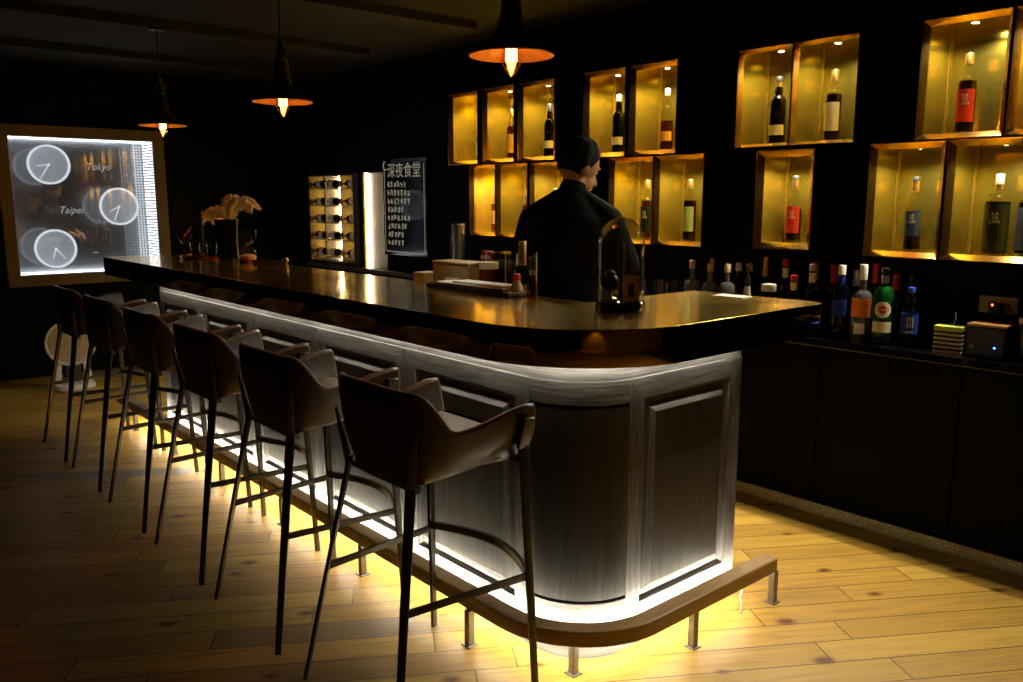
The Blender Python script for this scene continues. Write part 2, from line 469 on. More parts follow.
NICHES = [(-7.33, -6.42, .90, 1.70), (-6.37, -5.98, .86, 1.70)]
holes = [(c[0] - c[4], c[1] + c[4], c[2] - c[4], c[3] + c[4]) for c in CABS.values()] + NICHES
xs = sorted({XL, XR} | {h[0] for h in holes} | {h[1] for h in holes})
zs = sorted({0, CEIL} | {h[2] for h in holes} | {h[3] for h in holes})
b = MB()
for i in range(len(xs) - 1):
    for j in range(len(zs) - 1):
        cx, cz = (xs[i] + xs[i + 1]) / 2, (zs[j] + zs[j + 1]) / 2
        if any(h[0] < cx < h[1] and h[2] < cz < h[3] for h in holes): continue
        b.quad([(xs[i], YB, zs[j]), (xs[i + 1], YB, zs[j]), (xs[i + 1], YB, zs[j + 1]), (xs[i], YB, zs[j + 1])])
b.box((XL, YB + .2, 0), (XR, YB + .28, CEIL))
bmesh.ops.remove_doubles(b.bm, verts=b.bm.verts[:], dist=1e-5)
tag(b.build('wall_back', M_['wall']), kind='structure')
# embossed metal strip along the foot of the back counter
b = MB(); b.box((-4.9, 3.56, 0), (1.6, 3.585, .055), .006)
tag(b.build('trim_1', M_['emboss']), kind='structure')

# ---------------------------------------------------------------- bar
def arc(cx, cy, r, a0, a1, n):
    return [(cx + r * math.cos(a0 + (a1 - a0) * i / n), cy + r * math.sin(a0 + (a1 - a0) * i / n)) for i in range(n + 1)]

BX0, BXE, BY, BR, BYE = -5.28, -1.665, 1.72, .225, 2.53   # bar body: far end, end face, front face, corner radius, end face's far edge
def bar_path(d, x0, ye, n=14):
    """line parallel to the bar body, d outside it"""
    r = BR + d
    return [(x0, BY - d)] + arc(BXE - BR, BY + BR, r, -PI / 2, 0, n) + [(BXE + d, ye)]

# countertop
R = .45
cen = (-1.535 - R, 1.59 + R)
outline = [(-5.93, 1.59)] + arc(cen[0], cen[1], R, -PI / 2, 0, 20) + arc(-1.535 - .05, 2.86 - .05, .05, 0, PI / 2, 6) + [(-2.115, 2.84), (-2.115, 2.21), (-5.93, 2.21)]
root = empty('bar_counter', 'long L-shaped brass-clad bar top with deep polished edge and rounded corner', 'bar counter', (0, 0, 0))
b = MB(); b.prism(outline, .985, 1.1, .003)
for f in b.bm.faces:
    f.normal_update()
    f.material_index = 0 if f.normal.z > .9 else 1
ct = b.build('countertop', [M_['top'], M_['edge']], root, smooth=True, angle=30)
for p in ct.data.polygons:
    if abs(p.normal.z) > .99: p.use_smooth = False
def ribbon(path, w, z0, z1, mat, name, parent, lit=None, soft=()):
    """strip of rectangular section along an open path; w to the left of travel"""
    b = MB()
    P = [Vector((p[0], p[1], 0)) for p in path]; n = len(P)
    def off(i):
        d = (P[min(i + 1, n - 1)] - P[max(i - 1, 0)]).normalized()
        return Vector((-d.y, d.x, 0))
    sec = []
    L_ = 0
    for i in range(n):
        if i: L_ += (P[i] - P[i - 1]).length
        o = off(i) * w
        sec.append([b.bm.verts.new(v) for v in ((P[i].x, P[i].y, z0), (P[i].x, P[i].y, z1), (P[i].x + o.x, P[i].y + o.y, z1), (P[i].x + o.x, P[i].y + o.y, z0))] + [L_])
    per = [0, z1 - z0, z1 - z0 + w, 2 * (z1 - z0) + w, 2 * (z1 - z0 + w)]
    for i in range(n - 1):
        for k in range(4):
            A, B = sec[i], sec[i + 1]
            f = b.bm.faces.new((A[k], A[(k + 1) % 4], B[(k + 1) % 4], B[k]))
            if lit is not None: f.material_index = 0 if k in lit else 2 if k in soft else 1
            uvs = ((A[4], per[k]), (A[4], per[k + 1]), (B[4], per[k + 1]), (B[4], per[k]))
            for l, u in zip(f.loops, uvs): l[b.uv].uv = u
    b.bm.faces.new(sec[0][:4]); b.bm.faces.new(sec[-1][3::-1])
    bmesh.ops.recalc_face_normals(b.bm, faces=b.bm.faces[:])
    return b.build(name, mat, parent, smooth=True, angle=35)
tag(ribbon(bar_path(.024, -5.25, 2.50), .010, .975, .984, [M_['led_top'], M_['black']], 'led_strip', root, lit=(2, 3)), 'lit strip under the overhang')

# bar body
root = empty('bar_cabinet', 'blackened oak bar front with raised panels and curved corner under the brass top', 'bar cabinet', (0, 0, 0))
Z0, Z1 = .10, .925
def panel(p0, p1, n, z0, z1, parent, name='panel'):
    """mitred frame with a raised field; p0->p1 runs along the wall, n points outward"""
    p0, p1, n = Vector((*p0, 0)), Vector((*p1, 0)), Vector((*n, 0))
    u = (p1 - p0); W_ = u.length; u.normalize()
    H_ = z1 - z0
    rings = [(0, 0, 0), (.002, .0, .002), (.068, .0, .002), (.070, .0, -.004), (.080, .0, -.014), (.094, .0, -.014), (.096, 0, -.012), (.118, .0, .006), (.121, 0, .008)]
    b = MB()
    def pt(a, z, d): return p0 + u * a + n * d + Vector((0, 0, z0 + z))
    for k in range(len(rings) - 1):
        i0, _, d0 = rings[k]; i1, _, d1 = rings[k + 1]
        # bottom, right, top, left
        c0 = [(i0, i0), (W_ - i0, i0), (W_ - i0, H_ - i0), (i0, H_ - i0)]
        c1 = [(i1, i1), (W_ - i1, i1), (W_ - i1, H_ - i1), (i1, H_ - i1)]
        for s in range(4):
            s2 = (s + 1) % 4
            q = [c0[s], c0[s2], c1[s2], c1[s]]; dd = [d0, d0, d1, d1]
            jit = random.random() * 0
            uv = [((a, z) if s % 2 == 0 else (z, a)) for a, z in q]
            o = s * 3.1 + p0.x * .7 + p0.y
            uv = [(x + o, y + o * .37) for x, y in uv]
            b.quad([pt(a, z, d) for (a, z), d in zip(q, dd)], 0, uv)
    i1, _, d1 = rings[-1]
    q = [(i1, i1), (W_ - i1, i1), (W_ - i1, H_ - i1), (i1, H_ - i1)]
    b.quad([pt(a, z, d1) for a, z in q], 1, [(z + p0.x * 3, a + p0.y) for a, z in q])
    # sides back to the body
    for s in range(4):
        c = [(0, 0), (W_, 0), (W_, H_), (0, H_)]; s2 = (s + 1) % 4
        b.quad([pt(*c[s2], 0), pt(*c[s], 0), pt(*c[s], -.03), pt(*c[s2], -.03)], 0)
    return b.build(name, [M_['oak'], M_['oak_field']], parent)
edges = [-5.27, -4.605, -3.938, -3.265, -2.590, -1.893]
for k in range(5):
    panel((edges[k], BY), (edges[k + 1], BY), (0, -1), Z0, Z1, root)
panel((BXE, BY + BR - .015), (BXE, BYE), (1, 0), Z0, Z1, root)
# curved corner: rails, field, with grooves between
def curved(z0, z1, d, name, vertical, a0=-PI / 2, a1=-.06):
    b = MB()
    n = 24
    P = arc(BXE - BR, BY + BR, BR + d, a0, a1, n)
    Q = arc(BXE - BR, BY + BR, BR - .03, a0, a1, n)
    ln = (BR + d) * (a1 - a0)
    for i in range(n):
        s0, s1 = ln * i / n, ln * (i + 1) / n
        uv = [(s0, z0), (s1, z0), (s1, z1), (s0, z1)]
        if vertical: uv = [(y + .37, x) for x, y in uv]
        b.quad([(*P[i], z0), (*P[i + 1], z0), (*P[i + 1], z1), (*P[i], z1)], 0, uv)
        b.quad([(*P[i], z1), (*P[i + 1], z1), (*Q[i + 1], z1), (*Q[i], z1)], 0, uv)
        b.quad([(*Q[i], z0), (*Q[i + 1], z0), (*P[i + 1], z0), (*P[i], z0)], 0, uv)
    bmesh.ops.remove_doubles(b.bm, verts=b.bm.verts[:], dist=1e-5)
    return b.build(name, M_['oak_field'] if vertical else M_['oak'], root, smooth=True, angle=40)
curved(.852, Z1, .004, 'curved_rail', False)
curved(.215, .842, .002, 'curved_panel', True)
curved(Z0, .205, .004, 'curved_rail', False)
# body behind the panels, fascia under the counter and plinth
body = [(BX0, BY + .05)] + arc(BXE - BR, BY + BR, BR - .05, -PI / 2, 0, 14) + [(BXE - .05, BYE), (BXE - .42, BYE), (BXE - .42, 2.16), (BX0, 2.16)]
b = MB(); b.prism(body, .02, .97); b.build('carcass', M_['black'], root)
def wall_along(path, z0, z1, name, mi):
    return ribbon(path, .02, z0, z1, mi, name, root)
wall_along(bar_path(-.004, BX0, BYE), Z1 + .002, .984, 'fascia', M_['oak'])
wall_along(bar_path(-.028, BX0, BYE), .0, Z0, 'plinth', M_['oak'])

# foot rail
root = empty('foot_rail', 'wooden foot rail on short steel posts around the foot of the bar', 'foot rail', (0, 0, 0))
rp = [(-5.9, BY - .165)] + arc(BXE - BR, BY + BR, BR + .165, -PI / 2, 0, 18) + [(BXE + .14, 2.66)]
rp[-2] = (BXE + .142, BY + BR + .02)
r_ = ribbon(bar_path(.127, -5.9, 2.63), .063, .125, .178, M_['oak_rail'], 'rail', root)
bv = r_.modifiers.new('round', 'BEVEL'); bv.width = .006; bv.segments = 2; bv.limit_method = 'ANGLE'
def post(x, y):
    b = MB()
    b.box((x - .0125, y - .0125, .004), (x + .0125, y + .0125, .126), .002)
    b.box((x - .021, y - .021, .0), (x + .021, y + .021, .005), .0015)
    b.build('post', M_['post'], root)
for p in [(-1.553, 2.63), (-1.553, 2.15), (-1.70, 1.735), (-2.05, 1.595), (-2.75, 1.605), (-3.45, 1.605), (-4.15, 1.605), (-4.85, 1.605), (-5.55, 1.605)]: post(*p)
tag(ribbon(bar_path(.074, -5.8, 2.53), .008, .110, .119, [M_['led'], M_['black'], M_['led_soft']], 'led_strip', root, lit=(2,), soft=(3,)), 'lit strip under the rail')
b = MB()
b.tube([(-1.575, 2.635, .10), (-1.60, 2.60, .10), (-1.625, 2.555, .075), (-1.62, 2.52, .03), (-1.59, 2.49, .008), (-1.575, 2.46, .006)], .004, 8)
b.tube([(-1.60, 2.60, .105), (-1.64, 2.54, .09), (-1.655, 2.50, .05)], .003, 8)
tag(b.build('cable', simple('cable_sleeve', (.40, .33, .22), .5), root, smooth=True), 'loose pale cable end')

# ---------------------------------------------------------------- bar stools
def smooth01(t): t = max(0, min(1, t)); return t * t * (3 - 2 * t)
def plan(t, inset=0.0, n_side=12, n_arc=8, n_back=8):
    yb = .122 - .022 * t + inset; wb = .165 + .062 * t - inset; wf = .208 + .036 * t - inset; yf = .50; rc = .075
    pts = []
    c = (wb - rc, yb + rc)
    a_pts = arc(c[0], c[1], rc, 0, -PI / 2, n_arc)
    for i in range(n_side):
        k = i / n_side
        y = yf + (a_pts[0][1] - yf) * k
        pts.append((wf + (wb - wf) * k ** 1.4, y))
    pts += a_pts
    for i in range(1, n_back):
        pts.append((c[0] + (-2 * c[0]) * i / n_back, yb))
    pts += [(-x, y) for x, y in reversed(a_pts)]
    for i in range(n_side - 1, -1, -1):
        k = i / n_side; y = yf + (a_pts[0][1] - yf) * k
        pts.append((-(wf + (wb - wf) * k ** 1.4), y))
    return pts
def z_top(y):
    s = (y - .10) / .40
    if s < .34: return .958 - .118 * smooth01((s - .02) / .30)
    return .840 + .042 * smooth01((s - .34) / .66)
def z_bot(y):
    s = max(0, (y - .12) / .38); return .700 + .042 * smooth01(s)

def make_stool():
    root = empty('bar_stool', 'x', 'bar stool')
    NT = 9
    b = MB(); rings_o, rings_i = [], []
    for k in range(NT + 1):
        t = k / NT
        po, pi = plan(t), plan(t, .02)
        ro, ri = [], []
        for q, (p, lst) in enumerate(((po, ro), (pi, ri))):
            for j, (x, y) in enumerate(p):
                y0 = po[j][1]
                z = z_bot(y0) + (z_top(y0) - z_bot(y0)) * t
                bulge = .010 * math.sin(PI * t)
                d = Vector((x, y - .3, 0)).normalized() * bulge
                lst.append(b.bm.verts.new((x + d.x, y + d.y, z)))
        rings_o.append(ro); rings_i.append(ri)
    m = len(rings_o[0])
    for k in range(NT):
        for j in range(m - 1):
            b.bm.faces.new((rings_o[k][j], rings_o[k][j + 1], rings_o[k + 1][j + 1], rings_o[k + 1][j]))
            b.bm.faces.new((rings_i[k + 1][j], rings_i[k + 1][j + 1], rings_i[k][j + 1], rings_i[k][j]))
    for j in range(m - 1):
        b.bm.faces.new((rings_o[NT][j], rings_o[NT][j + 1], rings_i[NT][j + 1], rings_i[NT][j]))
        b.bm.faces.new((rings_i[0][j], rings_i[0][j + 1], rings_o[0][j + 1], rings_o[0][j]))
    for k in range(NT):
        for j in (0, m - 1):
            b.bm.faces.new((rings_o[k][j], rings_o[k + 1][j], rings_i[k + 1][j], rings_i[k][j]))
    bmesh.ops.recalc_face_normals(b.bm, faces=b.bm.faces[:])
    top = [((rings_o[NT][j].co + rings_i[NT][j].co) / 2 + Vector((0, 0, .002))) for j in range(m)]
    fr = [((rings_o[k][0].co + rings_i[k][0].co) / 2) for k in range(NT + 1)]
    fl = [((rings_o[k][m - 1].co + rings_i[k][m - 1].co) / 2) for k in range(NT + 1)]
    bot = [rings_o[0][j].co.copy() for j in range(m)]
    b.build('shell', M_['leather'], root, smooth=True, angle=60)
    b = MB(); b.tube(fr + top[1:-1] + fl[::-1], .0105, 8)
    tag(b.build('piping', M_['piping'], root, smooth=True, angle=80), 'lighter rolled leather edge')
    # seat cushion
    pl = plan(0.25, .024)
    pl = [(x, min(y, .475)) for x, y in pl]
    b = MB(); b.prism(pl, .715, .795, .022, seg=4)
    for v in b.bm.verts:
        if v.co.z > .78: v.co.z += .012 * (1 - min(1, (v.co.x / .2) ** 2)) * (1 - min(1, ((v.co.y - .3) / .2) ** 2))
    b.build('seat', M_['seat'], root, smooth=True, angle=60)
    # metalwork
    for sx in (-1, 1):
        b = MB()
        dg = (sx * .65, .76, 0)
        b.bar((sx * .258, .0, 0), (sx * .160, .128, .72), .020, .030, dg, .011, .013, .002)
        b.bar((sx * .163, .124, .70), (sx * .208, .112, .86), .030, .010, dg, .012, .006, .002)
        b.build('leg', M_['bronze'], root, smooth=True)
        b = MB()
        b.bar((sx * .262, .495, 0), (sx * .232, .466, .79), .020, .028, (sx * .2, 1, 0), .013, .015, .002)
        b.bar((sx * .232, .466, .765), (sx * .258, .470, .858), .040, .040, (0, 1, 0), .014, .014, .003)
        b.build('leg', M_['bronze'], root, smooth=True)
        b = MB()
        b.bar((sx * .206, .068, .372), (sx * .245, .478, .372), .010, .010, (1, 0, 0), .022, .022, .002)
        b.build('side_stretcher', M_['bronze'], root, smooth=True)
    b = MB()
    pts = [(-.244 + .488 * i / 16, .475 + .075 * math.sin(PI * i / 16), .385) for i in range(17)]
    for i in range(16): b.bar(pts[i], pts[i + 1], .014, .014, (0, 1, 0), .024, .024)
    b.build('footrest', M_['bronze'], root, smooth=True, angle=50)
    b = MB()
    b.bar((-.165, .145, .692), (.165, .145, .692), .02, .02, (0, 1, 0), .018, .018)
    b.bar((-.235, .462, .728), (.235, .462, .728), .016, .016, (0, 1, 0), .012, .012)
    b.bar((0, .15, .692), (0, .46, .722), .016, .016, (1, 0, 0), .012, .012)
    b.build('seat_frame', M_['bronze'], root)
    return root
st = make_stool()
spots = [(-1.970, 1.085, .0), (-2.672, 1.083, 0.0), (-3.337, 1.085, 0.0), (-4.012, 1.085, 0.0), (-4.716, 1.09, 0.0), (-5.375, 1.088, 0.0)]
names = ['brown leather bar stool nearest the camera, in front of the rounded bar corner',
         'brown leather bar stool second from the camera, just behind the nearest stool',
         'brown leather bar stool third from the camera in the row along the bar',
         'brown leather bar stool fourth from the camera, third from the far end',
         'brown leather bar stool next to last, one before the far end of the row',
         'brown leather bar stool at the far end of the row, next to the white heater']
for i, (x, y, r) in enumerate(spots):
    o = st if i == 0 else copy_tree(st)
    o.location = (x, y, 0); o.rotation_euler = (0, 0, r)
    o['label'] = names[i]; o['group'] = 'leather stools along the bar'

#PART2

# ---------------------------------------------------------------- back counter
Zb = .84
edges = [-4.90, -4.42, -3.80, -3.18, -2.56, -1.94, -1.32, -.70, -.08, .54]
desc = ['at the far end of the back counter', 'second from the far end of the back counter', 'behind the barman, third from the far end', 'behind the rounded bar corner, left of the gap', 'behind the end panel of the bar', 'just right of the bar end, under the row of bottles', 'at the right, under the water bottle and the stacked card box', 'at the right edge of the picture, under the black device', 'past the right edge of the picture']
for k in range(9):
    x0, x1 = edges[k], edges[k + 1]
    r = empty('back_cabinet', 'plain black base cabinet ' + desc[k], 'cabinet', ((x0 + x1) / 2, 3.7, 0), 0, 'black cabinets of the back counter')
    h = (x1 - x0) / 2
    b = MB(); b.box((-h + .001, -.09, .0), (h - .001, .11, .80), .002); b.build('body', M_['backbar'], r)
    b = MB(); b.box((-h + .0025, -.112, .06), (h - .0025, -.0905, .795), .003); d = b.build('door', M_['backbar'], r)
b = MB(); b.box((-4.92, 3.56, .802), (1.2, 3.815, Zb), .004)
tag(b.build('back_worktop', M_['blackgloss']), 'black glossy worktop of the back counter carrying the row of bottles', 'worktop')
b = MB(); b.box((-4.3, 2.212, .955), (-2.45, 2.56, .98), .004)
tag(b.build('service_shelf', M_['backbar']), 'dark working shelf behind the bar top, in front of the barman', 'shelf')

# ---------------------------------------------------------------- bottles
def cm(name, col, rough=.45, metal=0.0, noise=.12): 
    if name not in M_: M_[name] = simple(name, col, .75 if name.endswith('paper') else rough, metal, noise=noise, nscale=60, spec=.15 if name.endswith('paper') else None)
    return M_[name]
cm('red_paper', (.36, .022, .014)); cm('cream_paper', (.72, .62, .38)); cm('navy_paper', (.010, .02, .11)); cm('black_paper', (.006, .006, .007))
cm('orange_paper', (.75, .20, .05)); cm('white_paper', (.78, .76, .70)); cm('gold_foil', (.80, .55, .16), .28, 1.0); cm('silver_foil', (.7, .68, .64), .3, .9)
cm('black_cap', (.01, .01, .01), .35); cm('red_cap', (.55, .03, .02), .4); cm('blue_cap', (.03, .10, .75), .4); cm('gold_print', (.75, .62, .35), .5)
cm('purple_paper', (.12, .03, .35)); cm('red_print', (.6, .03, .02)); cm('green_print', (.02, .2, .04)); cm('amber_paper', (.70, .33, .06)); cm('blue_paper', (.015, .04, .30)); cm('cork', (.55, .42, .24), .7)
cm('tan_card', (.62, .38, .18)); cm('lime_card', (.42, .58, .06)); cm('green_label', (.26, .34, .12)); cm('chalk', (.80, .78, .68), .9); cm('bamboo', (.55, .43, .22), .5); cm('dark_wood', (.05, .03, .016), .5); cm('pale_wood', (.70, .58, .36), .55); cm('grey_paint', (.16, .165, .17), .5); cm('light_rim', (.8, .82, .84), .5); cm('beige_face', (.62, .50, .32), .6); cm('feather', (.90, .76, .52), .9); cm('sand', (.70, .28, .07), .8)
M_['clear'] = glassy('clear_bottle_glass', (.93, .93, .90))
M_['hazy'] = glassy('hazy_bottle_glass', (.88, .88, .84), refl=1.6, milk=.10)  # clear glass; pale diffuse mixed in stands for reflections of lit things
M_['amber'] = glassy('amber_whisky', (.50, .20, .035), refl=.6)
M_['dark'] = glassy('dark_whisky', (.20, .06, .012), refl=.6)
M_['gold'] = glassy('pale_whisky', (.75, .42, .09), refl=.6)
M_['green'] = glassy('green_glass', (.03, .28, .05), milk=.5, mc=(.01, .13, .02)); M_['black_glass'] = glassy('black_glass', (.03, .025, .02)); M_['brown_glass'] = glassy('brown_glass', (.12, .05, .012))
M_['blue_glass'] = glassy('blue_glass', (.05, .09, .30), milk=.10, mc=(.02, .03, .08)); M_['water'] = glassy('water_fill', (.90, .94, .96), refl=.5)

def cyl_patch(b, r, z0, z1, a0, a1, n=16, mi=0):
    P = [(r * math.cos(a0 + (a1 - a0) * i / n), r * math.sin(a0 + (a1 - a0) * i / n)) for i in range(n + 1)]
    Q = [(x * (r - .0008) / r, y * (r - .0008) / r) for x, y in P]
    for i in range(n):
        b.quad([(*P[i], z0), (*P[i + 1], z0), (*P[i + 1], z1), (*P[i], z1)], mi)
        b.quad([(*Q[i], z0), (*Q[i], z1), (*Q[i + 1], z1), (*Q[i + 1], z0)], mi)
        b.quad([(*P[i], z1), (*P[i + 1], z1), (*Q[i + 1], z1), (*Q[i], z1)], mi)
        b.quad([(*P[i], z0), (*Q[i], z0), (*Q[i + 1], z0), (*P[i + 1], z0)], mi)
    for k in (0, n):
        b.quad([(*P[k], z0), (*P[k], z1), (*Q[k], z1), (*Q[k], z0)], mi)

def wrap_text(b, txt, size, r, zc, line=1.0, spacing=1.0, a=-PI / 2):
    vs, fs = text_geo(txt, size, 0, spacing, line)
    b.mesh([(r * math.cos(a + v.x / r), r * math.sin(a + v.x / r), zc + v.y) for v in vs], fs)

def bottle(name, label, loc, rz=0.0, h=.325, r=.038, zs=.58, zn=.72, rn=.0145, body='clear', liq=None, fill=.66, cap=('gold_foil', .86), foil=None,
           labels=(), texts=(), group=None, cat='bottle', square=False, bulge=0.0, lip=True):
    root = empty(name, label, cat, loc, rz, group)
    zs_, zn_ = h * zs, h * zn
    ztop = h * cap[1] if cap else h
    prof = [(0, .004), (r * .55, .004), (r * .88, 0), (r, .008), (r, zs_)]
    for i in range(1, 9):
        k = i / 8; a = k * PI / 2
        prof.append((rn + (r - rn) * (math.cos(a) ** .9 if True else 0) , zs_ + (zn_ - zs_) * math.sin(a) ** .85))
    prof[-1] = (rn * 1.02, zn_)
    if bulge: prof += [(rn + bulge, zn_ + .012), (rn + bulge * .9, zn_ + .03), (rn, zn_ + .045)]
    prof += [(rn, min(h * .985, ztop + .004)), (0, min(h * .985, ztop + .004))]
    b = MB(); b.lathe(prof, segs=24); b.build('glass', M_[body], root, smooth=True, angle=50)
    if liq:
        zl = h * fill
        q = [(0, .008), (r - .004, .008)]
        for pr, pz in prof[4:]:
            if pz < zl - .002: q.append((max(.003, pr - .0035), pz))
        q.append((max(.003, min(q[-1][0], r - .0035)), zl)); q.append((0, zl))
        b = MB(); b.lathe(q, segs=20); b.build('liquid', M_[liq], root, smooth=True, angle=50)
    if cap:
        z0 = ztop; rc = rn + .0025
        b = MB(); b.lathe([(0, z0), (rc, z0), (rc, h - .003), (rc - .002, h), (0, h)], segs=20); b.build('cap', M_[cap[0]], root, smooth=True)
    if foil:
        b = MB(); b.lathe([(rn + .0004, h * foil[1]), (rn + .0012, h * foil[1]), (rn + .0012, h * foil[2]), (rn + .0004, h * foil[2])], segs=20); b.build('neck_foil', M_[foil[0]], root, smooth=True)
    last = None
    for (z0, z1, m, hw) in labels:
        b = MB(); cyl_patch(b, r + .0012, h * z0, h * z1, -PI / 2 - hw, -PI / 2 + hw); last = b.build('label', M_[m], root, smooth=True)
    for (t, size, z, m) in texts:
        b = MB(); wrap_text(b, t, size, r + .0019, h * z, .8); b.build('lettering', M_[m], last or root)
    return root

# ---------------------------------------------------------------- lit display cabinets in the back wall
def cabinet(key, label, bx, power=34):
    x0, x1, z0, z1, f = CABS[key]
    w = (x1 - x0) / 2; hh = z1 - z0
    ox, oz = (x0 + x1) / 2, z0
    r = empty('display_cabinet', label, 'cabinet', (ox, YB, oz), 0, 'lit brass display cabinets on the back wall')
    yf, yb = 3.70 - YB, 3.945 - YB
    b = MB()
    rings = [(-f, .004), (-f, yf + .003), (-f + .003, yf), (-f * .82, yf), (-f * .70, yf + .004), (0, yf + .0295), (.0, yf + .03)]
    for k in range(len(rings) - 1):
        (a0, y0), (a1, y1) = rings[k], rings[k + 1]
        c0 = [(-w + a0, a0), (w - a0, a0), (w - a0, hh - a0), (-w + a0, hh - a0)]; c1 = [(-w + a1, a1), (w - a1, a1), (w - a1, hh - a1), (-w + a1, hh - a1)]
        for s in range(4):
            t = (s + 1) % 4
            b.quad([(c0[s][0], y0, c0[s][1]), (c0[t][0], y0, c0[t][1]), (c1[t][0], y1, c1[t][1]), (c1[s][0], y1, c1[s][1])])
    b.build('frame', M_['frame'], r)
    t_ = .006
    b = MB(); y0 = yf + .0301
    b.box((-w, yb, 0), (w, yb + t_, hh))
    b.build('back_panel', M_['cabbrass'], r)
    b = MB()
    b.box((-w - t_, y0, -t_), (-w, yb + t_, hh + t_)); b.box((w, y0, -t_), (w + t_, yb + t_, hh + t_))
    b.box((-w, y0, -t_), (w, yb + t_, 0)); b.box((-w, y0, hh), (w, yb + t_, hh + t_))
    b.build('casing', M_['cabbrass'], r)
    for sx in (-1, 1):
        b = MB(); b.box((sx * w - .005 * (sx > 0), yb - .005, 0), (sx * w + .005 * (sx < 0), yb, hh)); b.build('corner_bead', M_['gold_foil'], r)
    lx = bx - ox; ly = 3.776 - YB
    b = MB(); b.lathe([(.012, -.002), (.020, -.004), (.022, 0), (.012, 0)], (lx, ly, hh), 20); dl = b.build('downlight', M_['chrome'], r, smooth=True)
    b = MB(); b.lathe([(0, -.0025), (.0125, -.0025), (.0125, -.001), (0, -.001)], (lx, ly, hh), 16); b.build('lamp_face', M_['spot'], dl)
    ld = bpy.data.lights.new('downlight_lamp', 'SPOT'); ld.energy = power; ld.color = (1, .90, .70); ld.spot_size = math.radians(150); ld.spot_blend = .6; ld.shadow_soft_size = .012
    lo = bpy.data.objects.new('downlight_lamp', ld); lo.location = (lx, ly, hh - .008); COL.objects.link(lo); lo.parent = r
    return r
BX = {'A1': -4.69, 'A2': -4.36, 'A3': -3.99, 'B1': -4.53, 'B2': -4.20, 'B3': -3.93, 'D1': -3.40, 'D2': -3.04, 'E1': -3.165, 'E2': -2.862,
      'U1': -2.345, 'U2': -2.052, 'M1': -2.225, 'C1': -1.460, 'C2': -1.12, 'L1': -1.640, 'L2': -1.300}
CL = {'A1': 'far upper row, leftmost of all the lit cabinets', 'A2': 'second from the left in the far upper row', 'A3': 'third from the left in the far upper row',
      'B1': 'bright and empty-looking yellow, leftmost of the lower row', 'B2': 'second from the left in the lower row, holding the purple-labelled bottle', 'B3': 'lower row, half hidden behind the barman',
      'D1': 'upper row just above the barman head', 'D2': 'upper row right of the barman head', 'E1': 'lower row beside the barman shoulder, behind the glass dome',
      'E2': 'lower row right of the glass dome, holding the green-labelled bottle', 'U1': 'upper row left one of the middle pair, bottle with low cream band', 'U2': 'upper row right one of the middle pair, bottle with tall cream label',
      'M1': 'standing alone under the middle pair, wide frame and red-labelled bottle', 'C1': 'upper row at right, holding the large red-labelled bottle', 'C2': 'upper right corner, cut by the picture edge',
      'L1': 'lower row at right, holding the navy-labelled bottle', 'L2': 'lower right, holding the tall black-labelled bottle'}
for k in CABS: cabinet(k, 'brass lit cabinet ' + CL[k], BX[k], 80 if k == 'B1' else 34)
YBOT = 3.815
def wb(key, label, rz=0.2, **kw):
    kw.setdefault('bulge', .005)
    return bottle('whisky_bottle', label, (BX[key] - .025, YBOT, CABS[key][2] + .001), rz, group='whisky bottles in the lit cabinets', **kw)
UPH = .325
wb('A1', 'dark bottle with cream label in the leftmost upper cabinet', h=.25, liq='amber', labels=[(.12, .52, 'cream_paper', 1.0)], cap=('black_cap', .86), r=.036)
wb('A2', 'bottle with tall amber label in the second far upper cabinet', h=.325, liq='amber', labels=[(.12, .5, 'amber_paper', 1.0)], cap=('gold_foil', .86))
wb('A3', 'dark bottle with low cream band in the third far upper cabinet', h=.33, liq='dark', body='brown_glass', labels=[(.16, .30, 'cream_paper', 1.2)], cap=('black_cap', .86), foil=('purple_paper', .70, .80))
wb('B1', 'amber bottle half behind the frame in the bright yellow cabinet', h=.30, liq='gold', labels=[(.2, .5, 'amber_paper', 1.0)], cap=('gold_foil', .86))
wb('B2', 'bottle with purple label in the second lower cabinet', h=.29, liq='amber', labels=[(.15, .58, 'purple_paper', 1.0)], cap=('gold_foil', .86), texts=[('KA\nVA\nLAN', .016, .42, 'gold_print')])
wb('B3', 'whisky bottle in the cabinet hidden behind the barman', h=.30, liq='amber', labels=[(.15, .5, 'cream_paper', 1.0)], cap=('gold_foil', .86))
wb('D1', 'dark bottle with cream band in the cabinet above the barman head', h=.335, liq='dark', body='brown_glass', labels=[(.14, .27, 'cream_paper', 1.2)], cap=('silver_foil', .88))
wb('D2', 'amber bottle with orange band in the cabinet right of the barman head', h=.335, liq='amber', fill=.48, labels=[(.15, .30, 'amber_paper', 1.2)], cap=('silver_foil', .88))
wb('E1', 'black-labelled bottle in the cabinet behind the glass dome', h=.335, liq='amber', labels=[(.12, .56, 'black_paper', 1.05)], texts=[('KA\nVA\nLAN', .018, .42, 'gold_print')], cap=('gold_foil', .86))
wb('E2', 'bottle with pale green label right of the glass dome', h=.335, liq='dark', labels=[(.16, .56, 'green_label', 1.0)] if 'green_label' in M_ else [(.16, .56, 'lime_card', 1.0)], cap=('gold_foil', .86), texts=[('KA\nVA\nLAN', .016, .42, 'cream_paper')])
wb('U1', 'dark squat-shouldered bottle with low cream band, left of the middle pair', h=.325, liq='dark', body='brown_glass', labels=[(.13, .28, 'cream_paper', 1.25)], cap=('black_cap', .93), foil=('gold_foil', .80, .92))
wb('U2', 'bottle with tall cream label, right of the middle pair', h=.325, liq='dark', labels=[(.14, .54, 'cream_paper', 1.05)], cap=('gold_foil', .84), texts=[('~', .02, .40, 'gold_print')])
